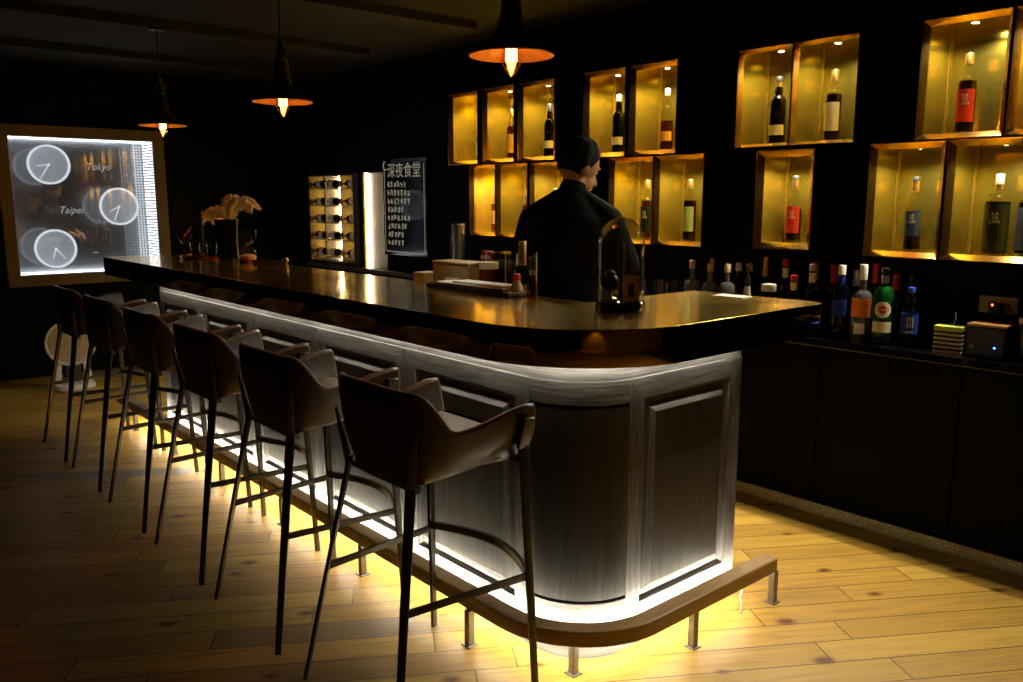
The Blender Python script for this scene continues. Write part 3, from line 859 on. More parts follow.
wb('M1', 'red-labelled bottle in the single cabinet under the middle pair', h=.325, liq='dark', fill=.5, labels=[(.14, .54, 'red_paper', 1.0)], cap=('black_cap', .95), foil=('gold_foil', .80, .95), texts=[('KA\nVA\nLAN', .018, .42, 'cream_paper')])
wb('C1', 'large red-labelled bottle in the upper right cabinet', h=.325, liq='dark', labels=[(.14, .55, 'red_paper', 1.05)], cap=('gold_foil', .86), texts=[('KA\nVA\nLAN', .020, .42, 'cream_paper')])
wb('C2', 'bottle in the upper right corner cabinet', h=.325, liq='amber', labels=[(.14, .55, 'cream_paper', 1.05)], cap=('gold_foil', .86))
wb('L1', 'navy-labelled bottle in the lower cabinet at right', h=.325, liq='dark', fill=.3, labels=[(.20, .54, 'navy_paper', 1.0)], cap=('black_cap', .95), foil=('gold_foil', .80, .95), texts=[('KA\nVA\nLAN', .018, .44, 'cream_paper')])
wb('L2', 'broad black-labelled bottle in the lower right cabinet', h=.33, r=.047, zs=.66, zn=.76, liq='dark', body='clear', labels=[(.05, .64, 'black_paper', 1.5)], cap=('silver_foil', .87), foil=('gold_foil', .8, .87), texts=[('KA\nVA\nLAN', .020, .46, 'gold_print')])
bottle('whisky_bottle', 'second black-labelled bottle standing just right of the broad one', (-1.225, 3.87, LO[0] + .001), .2, .325, .042, zs=.64, zn=.75, liq='dark', labels=[(.06, .6, 'black_paper', 1.5)], cap=('gold_foil', .84), group='whisky bottles in the lit cabinets')

# ---------------------------------------------------------------- bottles and glasses on the back counter
G = 'bottles on the back counter'
def bb(name, label, x, y, rz=.35, **kw): return bottle(name, label, (x, y, Zb + .001), rz, group=G, **kw)
bb('spirit_bottle', 'clear square-shouldered bottle with black EL label, leftmost on the back counter', -2.768, 3.70, h=.31, r=.045, zs=.5, zn=.68, body='hazy', liq='water', fill=.4, labels=[(.16, .40, 'black_paper', .7)], texts=[('EL.', .03, .28, 'white_paper')], cap=('cork', .86))
bb('spirit_bottle', 'clear bottle with pale cap, second on the back counter', -2.651, 3.70, h=.30, r=.044, zs=.5, zn=.68, body='hazy', liq='water', fill=.4, labels=[(.16, .38, 'black_paper', .7)], cap=('cork', .86))
bb('spirit_bottle', 'clear bottle with white label, third on the back counter, nearest in its cluster', -2.517, 3.66, h=.305, r=.046, zs=.52, zn=.7, body='hazy', liq='water', fill=.4, labels=[(.2, .36, 'white_paper', .7)], cap=('cork', .86))
for x, y, hh, c, l in ((-2.70, 3.785, .32, 'gold_foil', 'yellow-capped slim bottle in the back, between the first two clear ones'), (-2.60, 3.785, .30, 'cork', 'slim bottle in the back, left of the white-labelled one'),
                       (-2.535, 3.785, .305, 'white_paper', 'white-capped slim bottle in the back, right above the white-labelled one'), (-2.47, 3.785, .305, 'cork', 'cream-capped slim bottle in the back, left of the squeeze bottle')):
    bb('spirit_bottle', l, x, y, h=hh, r=.028, zs=.55, zn=.72, body='brown_glass', cap=(c, .86))
r = empty('squeeze_bottle', 'pale conical nozzle bottle in the row on the back counter', 'bottle', (-2.393, 3.655, Zb + .001), 0, G)
b = MB(); b.lathe([(0, 0), (.034, 0), (.036, .01), (.014, .20), (0, .2)], segs=20); b.build('body', cm('frosted_plastic', (.5, .46, .38), .5), r, smooth=True)
b = MB(); b.lathe([(0, .19), (.013, .19), (.016, .235), (.006, .25), (.005, .30), (0, .30)], segs=16); b.build('nozzle', M_['black_cap'], r, smooth=True)
bb('spirit_bottle', 'bottle with tall yellow foil neck, behind the small jar', -2.35, 3.75, h=.345, r=.037, zs=.5, zn=.66, body='brown_glass', labels=[(.15, .42, 'cream_paper', .9)], cap=('gold_foil', .72))
r = empty('jar', 'small glass jar with white lid among the bottles', 'jar', (-2.262, 3.64, Zb + .001), 0, G)
b = MB(); b.lathe([(0, 0), (.032, 0), (.034, .01), (.034, .17), (.03, .19), (0, .19)], segs=20); b.build('glass', M_['clear'], r, smooth=True)
b = MB(); b.lathe([(0, .188), (.036, .188), (.036, .218), (.034, .222), (0, .222)], segs=20); b.build('lid', M_['white'], r, smooth=True)
b = MB(); cyl_patch(b, .0355, .04, .13, -2.4, -.9); b.build('label', M_['cream_paper'], r)
row = [(-2.229, 3.73, .34, 'black_glass', 'cream_paper', 'red_cap', 'black bottle with cream neck and red cap, right of the white-lidded jar'),
       (-2.125, 3.635, .275, 'black_glass', 'white_paper', 'red_cap', 'shorter black bottle with white label and dark red cap'),
       (-2.085, 3.75, .335, 'black_glass', 'cream_paper', 'red_cap', 'black bottle with cream neck label, in the middle of the dark bottles'),
       (-2.050, 3.67, .33, 'brown_glass', 'amber_paper', 'silver_foil', 'amber-labelled bottle with pale neck, behind the bar end'),
       (-1.990, 3.76, .325, 'black_glass', 'black_paper', 'red_cap', 'dark bottle with red foil neck, near the blue-labelled one')]
for x, y, hh, body, lab, cap, l in row:
    bb('wine_bottle', l, x, y, h=hh, r=.034, zs=.55, zn=.7, body=body, labels=[(.15, .42, lab, 1.0)], cap=(cap, .90), foil=('cream_paper', .74, .88) if cap != 'red_cap' or lab != 'black_paper' else ('red_cap', .74, .9))
bb('spirit_bottle', 'dark bottle with blue label just right of the bar end', -1.897, 3.655, h=.335, r=.039, zs=.55, zn=.75, body='blue_glass', liq='dark', fill=.4, labels=[(.30, .54, 'blue_paper', .9), (.14, .2, 'black_paper', .9)], texts=[('B', .05, .42, 'white_paper')][:0], cap=('white_paper', .87), foil=('blue_paper', .76, .86))
bb('wine_bottle', 'grey-necked bottle standing behind, between the blue-labelled and the orange-labelled one', -1.890, 3.785, h=.305, r=.034, body='black_glass', cap=('silver_foil', .76))
bb('vermouth_bottle', 'broad clear bottle with orange label and white foil neck', -1.795, 3.655, body='hazy', h=.345, r=.044, zs=.50, zn=.66, liq='amber', fill=.2, labels=[(.32, .56, 'orange_paper', 1.1), (.10, .24, 'white_paper', .5)], cap=('white_paper', .80))
bb('wine_bottle', 'red-necked dark bottle behind the green vermouth bottle, left side', -1.800, 3.785, h=.34, r=.034, body='black_glass', cap=('red_cap', .74))
v = bb('vermouth_bottle', 'green vermouth bottle with round white label', -1.694, 3.65, rz=.42, h=.335, r=.044, zs=.56, zn=.76, body='green', liq='green', fill=.5, labels=[(.16, .30, 'cream_paper', 1.0), (.05, .10, 'black_paper', 1.0)], cap=('black_cap', .95), foil=('silver_foil', .80, .90))
b = MB()
n = 28
def disc(b, rad, r, zc, mi=0, z_s=1.0):
    pts = [(rad * math.cos(2 * PI * i / n), rad * z_s * math.sin(2 * PI * i / n)) for i in range(n)]
    b.mesh([(r * math.cos(-PI / 2 + x / r), r * math.sin(-PI / 2 + x / r), zc + z) for x, z in pts], [list(range(n))], mi)
for rad, rr, mi in ((.036, .0448, 0), (.029, .0455, 1), (.018, .0462, 2)):
    # subdivide by rings so the disc follows the curve
    for k in range(6):
        r0, r1 = rad * k / 6, rad * (k + 1) / 6
        vs = []
        for rad_ in (r0, r1):
            for i in range(n):
                x, z = rad_ * math.cos(2 * PI * i / n), rad_ * math.sin(2 * PI * i / n)
                vs.append((rr * math.cos(-PI / 2 + x / rr), rr * math.sin(-PI / 2 + x / rr), .335 * .46 + z))
        b.mesh(vs, [[i, (i + 1) % n, n + (i + 1) % n, n + i] for i in range(n)], mi)
b.quad([(.0468 * math.cos(-PI / 2 + a / .0468), .0468 * math.sin(-PI / 2 + a / .0468), .335 * .46 + z) for a, z in ((-.024, -.006), (.024, -.006), (.024, .006), (-.024, .006))], 3)
rl = b.build('round_label', [M_['white_paper'], M_['cream_paper'], M_['red_print'], M_['black_paper']], v)
b = MB(); wrap_text(b, 'MARTINI', .0105, .0474, .335 * .46); b.build('lettering', M_['white_paper'], rl)
bb('wine_bottle', 'dark bottle with red neck behind the green vermouth bottle, right side', -1.705, 3.785, h=.30, r=.034, body='black_glass', cap=('red_cap', .76))
bb('wine_bottle', 'nearly black bottle behind the water bottle', -1.63, 3.785, h=.30, r=.034, body='black_glass', cap=('black_cap', .8))
# water bottle
r = empty('water_bottle', 'plastic water bottle with blue cap and blue label', 'bottle', (-1.567, 3.63, Zb + .001), .45, G)
prof = [(0, 0), (.03, 0), (.034, .006), (.033, .02), (.034, .035), (.032, .045), (.034, .055), (.034, .15), (.031, .158), (.034, .168), (.033, .19), (.024, .215), (.0125, .232), (.0125, .245), (0, .245)]
b = MB(); b.lathe(prof, segs=24); b.build('bottle_body', M_['water'], r, smooth=True, angle=30)
b = MB(); cyl_patch(b, .0347, .06, .148, -PI, PI - .01, 32); lb = b.build('label', M_['blue_paper'], r, smooth=True)
b = MB()
random.seed(3)
for zc in (.125, .10):
    for k in range(3):
        a0 = -PI / 2 - .35 + k * .3
        for q in range(3):
            z = zc + .008 - q * .007
            cyl_patch(b, .0356, z, z + .0022, a0, a0 + .22, 4)
        cyl_patch(b, .0356, zc - .010, zc + .012, a0 + .09, a0 + .14, 2)
cyl_patch(b, .0356, .07, .074, -PI / 2 - .4, -PI / 2 + .5, 8)
b.build('lettering', M_['white_paper'], lb)
b = MB(); b.lathe([(0, .238), (.0145, .238), (.015, .242), (.015, .258), (.014, .261), (0, .261)], segs=20); b.build('cap', M_['blue_cap'], r, smooth=True)
# tumblers
r0 = None
for i, (x, y) in enumerate([(-3.06, 3.64), (-2.98, 3.66), (-2.90, 3.63), (-3.02, 3.74), (-2.94, 3.75), (-2.85, 3.72)]):
    if r0 is None:
        r0 = empty('tumbler', 'x', 'glass'); b = MB(); b.lathe([(0, 0), (.032, 0), (.033, .003), (.037, .19), (.035, .19), (.031, .01), (0, .01)], segs=20); b.build('bowl', M_['glass'], r0, smooth=True, angle=50); o = r0
    else: o = copy_tree(r0)
    o.location = (x, y, Zb + .001); o['group'] = 'tumblers on the back counter'
    o['label'] = 'empty clear highball tumbler in the cluster left of the clear spirit bottles'
# card box, black device, socket, edge glass
r = empty('coaster_stack', 'small stack of cream-edged coasters topped with a lime green card strip', 'coasters', (-1.405, 3.66, Zb + .001), .1)
b = MB()
for k in range(5): b.box((-.055, -.045 + .002 * k, .018 * k), (.055, .045, .018 * k + .009), .002)
b.build('coaster', M_['cream_paper'], r)
b = MB()
for k in range(5): b.box((-.052, -.040, .018 * k + .0092), (.052, .04, .018 * k + .0178))
b.build('spacer', M_['black'], r)
b = MB(); b.box((-.055, -.046, .092), (.055, .045, .112), .002); b.build('card_strip', M_['lime_card'], r)
b = MB(); b.tube([(.01, -.01, .112), (.015, -.005, .14), (.012, 0, .168)], .0015, 6); b.build('stick', M_['white'], r)
r = empty('electronic_box', 'black electronic box with blue light and brown top edge, right of the coasters', 'device', (-1.255, 3.665, Zb + .001), .05)
b = MB(); b.box((-.072, -.055, 0), (.072, .06, .125), .006); b.build('casing', M_['black'], r)
b = MB(); b.box((-.074, -.057, .125), (.074, .062, .137), .004); b.build('lid', cm('brown_lid', (.35, .18, .05), .4), r)
b = MB(); b.sphere((.035, -.0555, .045), .0035); b.build('indicator', emit('blue_led', (.03, .08, 1), 40), r)
b = MB(); b.box((-.058, -.0565, .035), (-.042, -.0545, .05)); b.build('sticker', cm('sticker', (.10, .22, .30), .5), r)
r = empty('wall_socket', 'beige wall socket plate with red light and black plug above the electronic box', 'socket', (-1.285, YB, 1.035), 0)
b = MB(); b.box((-.075, -.012, -.035), (.075, -.0005, .038), .004); b.build('plate', cm('beige_plate', (.42, .36, .25), .5), r)
b = MB(); b.box((-.03, -.04, -.03), (.02, -.0125, .014), .006); b.tube([(0, -.035, -.02), (.03, -.04, -.05), (.06, -.03, -.09), (.05, -.02, -.14)], .004, 8); b.tube([(.01, -.03, 0), (.045, -.03, .01), (.06, -.03, -.03), (.03, -.03, -.06)], .004, 8); b.build('plug', M_['black'], r, smooth=True)
b = MB(); b.sphere((-.012, -.041, .004), .004); b.build('indicator', emit('red_led', (1, .03, .01), 30), r)
r = empty('jar', 'steel-rimmed glass jar cut by the right edge of the picture', 'jar', (-1.10, 3.66, Zb + .001), 0)
b = MB(); b.lathe([(0, 0), (.05, 0), (.052, .005), (.052, .155), (.05, .155), (.048, .008), (0, .008)], segs=24); b.build('glass', M_['glass'], r, smooth=True)
b = MB(); b.lathe([(.046, .155), (.054, .155), (.055, .172), (.046, .172), (.046, .155)], segs=24); b.build('rim', M_['chrome'], r, smooth=True)
# steel pitcher far left on the back counter
r = empty('steel_canister', 'tall polished steel canister on the back counter left of the lower cabinets', 'canister', (-4.787, 3.66, Zb + .001), 0)
b = MB(); b.lathe([(0, 0), (.045, 0), (.048, .01), (.040, .12), (.046, .30), (.054, .46), (.052, .462), (.044, .30), (.02, .25), (0, .25)], segs=24); b.build('body', M_['chrome'], r, smooth=True)
b = MB(); b.tube([(-.045, 0, .40), (-.085, 0, .38), (-.09, 0, .25), (-.044, 0, .18)], .007, 8); b.build('handle', M_['chrome'], r, smooth=True)

# ---------------------------------------------------------------- pendant lamps
def pendant(label, x, y, z, sub):
    """z: height of the shade's rim"""
    r = empty('pendant_lamp', label, 'lamp', (x, y, z), 0, 'pendant lamps over the bar')
    prof = [(.137, .0), (.135, .005), (.110, .026), (.084, .042), (.060, .062), (.046, .084), (.038, .110), (.033, .150), (.028, .185)]
    b = MB(); b.lathe(prof, segs=40); sh = b.build('shade', M_['shade_out'], r, smooth=True, angle=60)
    b = MB(); b.lathe([(max(.004, p - .0025), q - .0022 if i else q) for i, (p, q) in enumerate(prof)][::-1], segs=40)
    b.lathe([(.1345, 0), (.137, -.003), (.1395, 0), (.137, .002), (.1345, 0)], segs=40)
    b.build('lining', M_['shade_in'], sh, smooth=True, angle=60)
    b = MB(); b.lathe([(0, .18), (.029, .182), (.031, .19), (.022, .20), (.022, .215), (.030, .222), (.030, .235), (.020, .245), (.014, .275), (.006, .29), (0, .29)], segs=20)
    for s in (-1, 1): b.tube([(s * .022, 0, .208), (s * .042, 0, .208)], [.006, .008], 8)
    b.build('socket', M_['bronze'], r, smooth=True)
    b = MB(); b.tube([(0, 0, .285), (0, 0, CEIL - .05 - z)], .0035, 8); b.lathe([(0, 0), (.045, 0), (.045, .02), (0, .03)], (0, 0, CEIL - .081 - z), 20); b.build('cord', M_['black'], r, smooth=True)
    b = MB(); b.lathe([(0, -.070), (.006, -.066), (.018, -.050), (.030, -.030), (.034, -.008), (.028, .025), (.018, .06), (.013, .085), (.013, .11), (0, .11)], segs=24); bl = b.build('bulb', M_['bulb'], r, smooth=True)
    b = MB()
    for k in range(6):
        a = k * PI / 3; a2 = a + PI / 6
        b.tube([(.014 * math.cos(a), .015 * math.sin(a), .035), (.017 * math.cos(a), .017 * math.sin(a), -.018)], .0022, 6)
    b.build('filament', M_['filament'], bl, smooth=True)
    ld = bpy.data.lights.new('bulb_light', 'POINT'); ld.energy = 1.2; ld.color = (1, .50, .18); ld.shadow_soft_size = .02
    lo = bpy.data.objects.new('bulb_light', ld); lo.location = (0, 0, -.005); COL.objects.link(lo); lo.parent = r
    return r
pendant('bronze pendant lamp nearest the camera, in front of the lit cabinets', -2.13, 1.85, 1.932, 0)
pendant('middle one of the three bronze pendant lamps', -3.765, 1.85, 1.925, 1)
pendant('farthest and smallest bronze pendant lamp, right of the lit clock box', -5.40, 1.85, 1.922, 2)

# ---------------------------------------------------------------- lit clock box on the end wall
root = empty('light_box', 'wood-framed glowing mirrored light box with clocks on the far wall', 'light box', (XL, 2.0, 1.418), 0)
HW, HH = .556, .556         # half the lit opening
XF, XBK = .045, -.24        # front and back planes, from the wall
b = MB()
rings = [(-.095, .0), (-.095, XF + .01), (-.09, XF + .016), (-.006, XF + .016), (0, XF + .010), (0, .0)]
for k in range(len(rings) - 1):
    (a0, x0), (a1, x1) = rings[k], rings[k + 1]
    c0 = [(-HW + a0, -HH + a0), (HW - a0, -HH + a0), (HW - a0, HH - a0), (-HW + a0, HH - a0)]; c1 = [(-HW + a1, -HH + a1), (HW - a1, -HH + a1), (HW - a1, HH - a1), (-HW + a1, HH - a1)]
    for s in range(4):
        t = (s + 1) % 4
        b.quad([(x0, *c0[s]), (x0, *c0[t]), (x1, *c1[t]), (x1, *c1[s])])
b.build('frame', M_['oak_frame'], root)
b = MB(); b.box((XBK - .01, -HW - .003, -HH - .003), (XBK, HW + .003, HH + .003)); b.build('back_mirror', M_['mirror_back'], root)
b = MB(); b.box((XF - .004, -HW, -HH), (XF, HW, HH)); b.build('glass_front', M_['mirror_front'], root)
def dots(side):
    b = MB(); n = 46; rows = 8
    for i in range(n):
        t = (i + .5) / n * 2 - 1
        for q in range(rows):
            xx = XBK + .02 + q * (XF - XBK - .04) / (rows - 1)
            if side in 'lr':
                y = (-HW + .002) if side == 'l' else (HW - .002); z = t * HH
                b.box((xx - .007, y - .0015, z - .0065), (xx + .007, y + .0015, z + .0065))
            else:
                z = (-HH + .002) if side == 'b' else (HH - .002); y = t * HW
                b.box((xx - .007, y - .0065, z - .0015), (xx + .007, y + .0065, z + .0015))
    return b.build('led_grid', M_['panel_led'], root)
for sd in 'lrtb': dots(sd)
for q0, q1, mk in ((0, 3, 'panel_led_dim'), (3, 8, 'panel_led_faint')):  # glowing dot columns on the back panel imitate the mirrored LED rows
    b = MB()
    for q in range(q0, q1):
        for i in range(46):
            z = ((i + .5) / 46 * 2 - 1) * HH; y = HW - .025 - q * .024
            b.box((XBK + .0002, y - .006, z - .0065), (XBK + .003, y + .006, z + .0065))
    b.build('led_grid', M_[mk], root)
b = MB()
for (a, c_, d, e) in ((-HW, -HW + .0015, -HH, HH), (HW - .0015, HW, -HH, HH), (-HW, HW, -HH, -HH + .0015), (-HW, HW, HH - .0015, HH)):
    b.box((XBK, a, d), (XF - .004, c_, e))
b.build('inner_rim', M_['grey_paint'], root)
M_['clock_ring'] = emit('lit_clock_ring', (.88, .94, 1.0), 1.0)
def frosted(name, col, alpha, em):
    m, nt, p, out = new_mat(name); nt.nodes.remove(p)
    t = N(nt, 'ShaderNodeBsdfTransparent'); d = N(nt, 'ShaderNodeBsdfTranslucent'); d.inputs[0].default_value = (*col, 1); d2 = N(nt, 'ShaderNodeBsdfDiffuse'); d2.inputs[0].default_value = (*col, 1)
    e = N(nt, 'ShaderNodeEmission'); e.inputs[0].default_value = (*col, 1); e.inputs[1].default_value = em
    a = N(nt, 'ShaderNodeMixShader'); L(nt, d.outputs[0], a.inputs[1]); L(nt, d2.outputs[0], a.inputs[2])
    a2 = N(nt, 'ShaderNodeAddShader'); L(nt, a.outputs[0], a2.inputs[0]); L(nt, e.outputs[0], a2.inputs[1])
    mx = N(nt, 'ShaderNodeMixShader'); mx.inputs[0].default_value = alpha; L(nt, t.outputs[0], mx.inputs[1]); L(nt, a2.outputs[0], mx.inputs[2]); L(nt, mx.outputs[0], out.inputs[0])
    return m
M_['clock_face'] = frosted('frosted_clock_face', (.80, .86, .92), .35, .22)
clocks = [((1.728, 1.757), ((-.97, -.14, .095), (-.53, -.85, .135)), 'upper left clock in the lit box'),
          ((2.250, 1.415), ((-.88, -.47, .09), (-.37, -.93, .13)), 'clock at right in the lit box'),
          ((1.725, 1.070), ((.62, -.78, .11), (-.3, -.95, .085)), 'lower left clock in the lit box')]
for k, ((y, z), hands, lab) in enumerate(clocks):
    c = empty('wall_clock', 'round white ' + lab, 'clock', (XL + .020, y, z), 0, 'clocks in the lit box')
    R_ = .160
    MY = Matrix.Rotation(PI / 2, 4, 'Y')
    b = MB(); b.lathe([(R_ - .016, -.014), (R_, -.014), (R_, .014), (R_ - .010, .016), (R_ - .016, .010), (R_ - .016, -.014)], segs=48, M=MY); b.build('rim', M_['clock_ring'], c, smooth=True)
    b = MB(); b.lathe([(0, -.006), (R_ - .0165, -.006), (R_ - .0165, -.002), (0, -.002)], segs=48, M=MY); b.build('face', M_['clock_face'], c)
    for (dy, dz, ln) in hands:
        b = MB(); b.bar((.003, 0, 0), (.003, dy * ln, dz * ln), .009, .005, (0, dz, -dy), .002, .002); b.build('hand', M_['clock_ring'], c)
    b = MB(); b.lathe([(0, 0), (.009, 0), (.009, .006), (0, .006)], segs=16, M=MY); b.build('hub', M_['clock_ring'], c)
vs_b = MB()
for (y, z, word) in ((2.10, 1.745, 'Tokyo'), (1.86, 1.385, 'Taipei'), (2.02, 1.03, '~')):
    vs, fs = text_geo(word, .085, .35)
    vs_b.mesh([(.03, (y - 2.0) + v.x * .9, (z - 1.418) + v.y) for v in vs], fs)
vs_b.build('lettering', emit('edge_lit_lettering', (.9, .92, .9), .45), root)  # white words given a weak added glow to stay bright

# ---------------------------------------------------------------- wine rack niche and light strip in the back wall
nx0, nx1, nz0, nz1 = NICHES[0]
r = empty('wine_rack', 'backlit wine rack niche with five tiers in the back wall', 'wine rack', ((nx0 + nx1) / 2, YB, nz0), 0)
ox = (nx0 + nx1) / 2; w = (nx1 - nx0) / 2; hh = nz1 - nz0; D = .18
b = MB(); b.box((-w, D - .01, 0), (w, D, hh)); b.build('back_panel', M_['pale_wood'], r)
b = MB()
b.box((-w, .0, 0), (-w + .015, D - .01, hh)); b.box((w - .015, .0, 0), (w, D - .01, hh)); b.box((-w + .015, 0, 0), (w - .015, D - .01, .015)); b.box((-w + .015, 0, hh - .015), (w - .015, D - .01, hh))
b.build('casing', M_['dark_wood'], r)
tiers = [.025 + .155 * k for k in range(5)]
for z in tiers:
    b = MB()
    b.box((-w + .016, .01, z + .022), (w - .09, D - .02, z + .032))
    b.build('shelf', M_['pale_wood'], r)
for x0 in (-.205, .095):
    b = MB(); b.box((x0, .03, .015), (x0 + .014, D - .012, hh - .015)); b.build('upright', M_['dark_wood'], r)
ML = emit('rack_led_light', (1, .80, .42), 110)
ML2 = emit('rack_amber_light', (1, .62, .10), 100)
for x0, mm in ((-.33, ML2), (-.165, ML), (.07, ML), (.25, ML2)):
    b = MB(); b.box((x0 - .004, D - .016, .02), (x0 + .004, D - .0105, hh - .02)); b.build('led_strip', mm, r)
b = MB(); b.box((.375, -.01, .0), (w + .01, .0, hh)); b.build('side_board', M_['dark_wood'], r)
b = MB(); b.box((-w, -.05, -.045), (1.40, -.0005, -.012), .003); b.build('ledge', M_['dark_wood'], r)
tn = ['bottom', 'second lowest', 'middle', 'second highest', 'top']
proto = None
for k, z in enumerate(tiers):
    for (cx, rz, side) in ((-.33, PI, 'left'), (-.035, 0, 'centre'), (.25, PI, 'right')):
        if proto is None:
            proto = empty('wine_bottle', 'x', 'bottle')
            MX = Matrix.Rotation(PI / 2, 4, 'Y')
            b = MB(); b.lathe([(0, -.10), (.032, -.10), (.036, -.09), (.036, .04), (.030, .065), (.015, .09), (.0135, .12), (0, .12)], segs=18, M=MX); b.build('glass', M_['black_glass'], proto, smooth=True)
            b = MB()
            b.lathe([(.0365, -.07), (.0365, .0), (.0372, .0), (.0372, -.07), (.0365, -.07)], segs=18, M=MX); b.build('label', M_['white_paper'], proto, smooth=True)
            b = MB(); b.lathe([(.0139, .09), (.0147, .09), (.0147, .1205), (.0139, .1205)], segs=14, M=MX); b.build('capsule', M_['red_cap'], proto, smooth=True)
            o = proto
        else: o = copy_tree(proto)
        o.location = (ox + cx, YB + .055, nz0 + z + .0692); o.rotation_euler = (0, 0, rz)
        o['group'] = 'wine bottles in the backlit rack'
        o['label'] = 'wine bottle lying on the %s tier of the rack, %s column' % (tn[k], side)
lx0, lx1, lz0, lz1 = NICHES[1]
r = empty('wall_light', 'pale recessed wall panel washed by a bright vertical light strip, right of the wine rack', 'wall light', ((lx0 + lx1) / 2, YB, lz0), 0)
w = (lx1 - lx0) / 2; hh = lz1 - lz0
b = MB(); b.box((-w, .05, 0), (w, .06, hh)); b.build('back_panel', cm('pale_grey_panel', (.60, .56, .50), .6), r)
b = MB(); b.box((-w, 0, 0), (-w + .03, .05, hh)); b.build('post', M_['cabbrass'], r)
b = MB(); b.box((-w + .031, .028, .0), (-w + .045, .042, hh)); b.build('led_strip', emit('panel_strip_light', (1, .87, .6), 22), r)

# ---------------------------------------------------------------- menu board
r = empty('menu_board', 'glossy black menu board with chalk lettering on the back wall right of the light strip', 'menu board', (-5.67, YB, 1.41), 0)
bw, bh = .30, .375
M_['neon_marker'] = emit('lit_marker_lettering', (1, .92, .66), .22)  # chalk writing given a glow of its own to look brighter
b = MB(); b.box((-bw - .01, -.03, -bh - .01), (bw + .01, -.002, bh + .01), .003); b.build('board', M_['blackgloss'], r)
b = MB()
random.seed(11)
def chalk_line(p, q, wd=.006):
    b.bar((p[0], -.0312, p[1]), (q[0], -.0312, q[1]), wd, wd * .8, (q[1] - p[1], 0, -(q[0] - p[0])), .0012, .0012)
chalk_line((-bw + .02, .30), (-bw + .02, -bh + .02)); chalk_line((-bw + .02, -bh + .02), (bw - .02, -bh + .015)); chalk_line((bw - .02, -bh + .015), (bw - .02, .34)); chalk_line((-bw + .02, .30), (-.17, .31))
b.build('chalk_border', M_['neon_marker'], r)
b = MB(); vs, fs = text_geo('深夜食堂', .125); b.mesh([(.0 + v.x * .95, -.0306, .285 + v.y) for v in vs], fs)
pts = [(-.27 + .03 * math.cos(a), .335 + .035 * math.sin(a)) for a in [math.radians(60 + 24 * i) for i in range(11)]]
ins = [(-.262 + .022 * math.cos(a), .335 + .030 * math.sin(a)) for a in [math.radians(60 + 24 * i) for i in range(11)]]
b.mesh([(x, -.0306, z) for x, z in pts + ins], [[i, i + 1, 11 + i + 1, 11 + i] for i in range(10)])
b.build('lettering', M_['neon_marker'], r)
b = MB()
for row in range(8):
    z0 = .185 - row * .067; x = -.24
    n = random.randint(5, 7)
    for cidx in range(n):
        for s in range(4):
            if random.random() < .5: chalk_line((x + random.uniform(0, .01), z0 + random.uniform(-.024, .024)), (x + random.uniform(.026, .038), z0 + random.uniform(-.024, .024)), .007)
            else:
                xx = x + random.uniform(.004, .028); chalk_line((xx, z0 - random.uniform(.012, .026)), (xx + random.uniform(-.004, .004), z0 + random.uniform(.012, .026)), .007)
        x += .048
b.build('chalk_strokes', M_['neon_marker'], r)

# ---------------------------------------------------------------- things on the bar top
ZT = 1.1005
r = empty('glass_dome', 'tall clear glass display dome on a black base on the bar corner', 'glass dome', (-1.905, 2.15, ZT), 0)
b = MB(); b.lathe([(0, 0), (.082, 0), (.085, .004), (.085, .026), (.080, .03), (0, .03)], segs=36); b.build('base', M_['blackgloss'], r, smooth=True)
prof = [(.079, .0305), (.079, .225)] + [(.079 * math.cos(a), .225 + .088 * math.sin(a)) for a in [PI / 2 * i / 12 for i in range(1, 13)]]
inn = [(max(0, p - .0025), q - (.0025 if q > .23 else 0)) for p, q in prof]
b = MB(); b.lathe(prof + inn[::-1], segs=40); b.build('cloche', M_['dome'], r, smooth=True, angle=60)
d = empty('figurine', 'black round figurine on a small stand inside the glass dome', 'figurine', (-1.94, 2.135, ZT + .031), .4)
b = MB(); b.lathe([(0, 0), (.028, 0), (.028, .006), (.008, .012), (.007, .03), (0, .03)], segs=20); b.build('stand', M_['cabbrass'], d, smooth=True)
b = MB(); b.sphere((0, 0, .058), (.032, .030, .032)); b.sphere((.0, 0, .088), (.018, .018, .014)); b.build('body', M_['black'], d, smooth=True)
d = empty('card', 'small tan card propped up inside the glass dome', 'card', (-1.88, 2.175, ZT + .031), .7)
b = MB(); b.box((-.028, -.0012, .0), (.028, .0012, .085), M=Matrix.Rotation(-.15, 4, 'X')); b.build('front_sheet', M_['tan_card'], d)
b = MB(); b.box((-.01, .003, 0), (.01, .0045, .06), M=Matrix.Rotation(.25, 4, 'X')); b.build('easel_back', M_['black'], d)
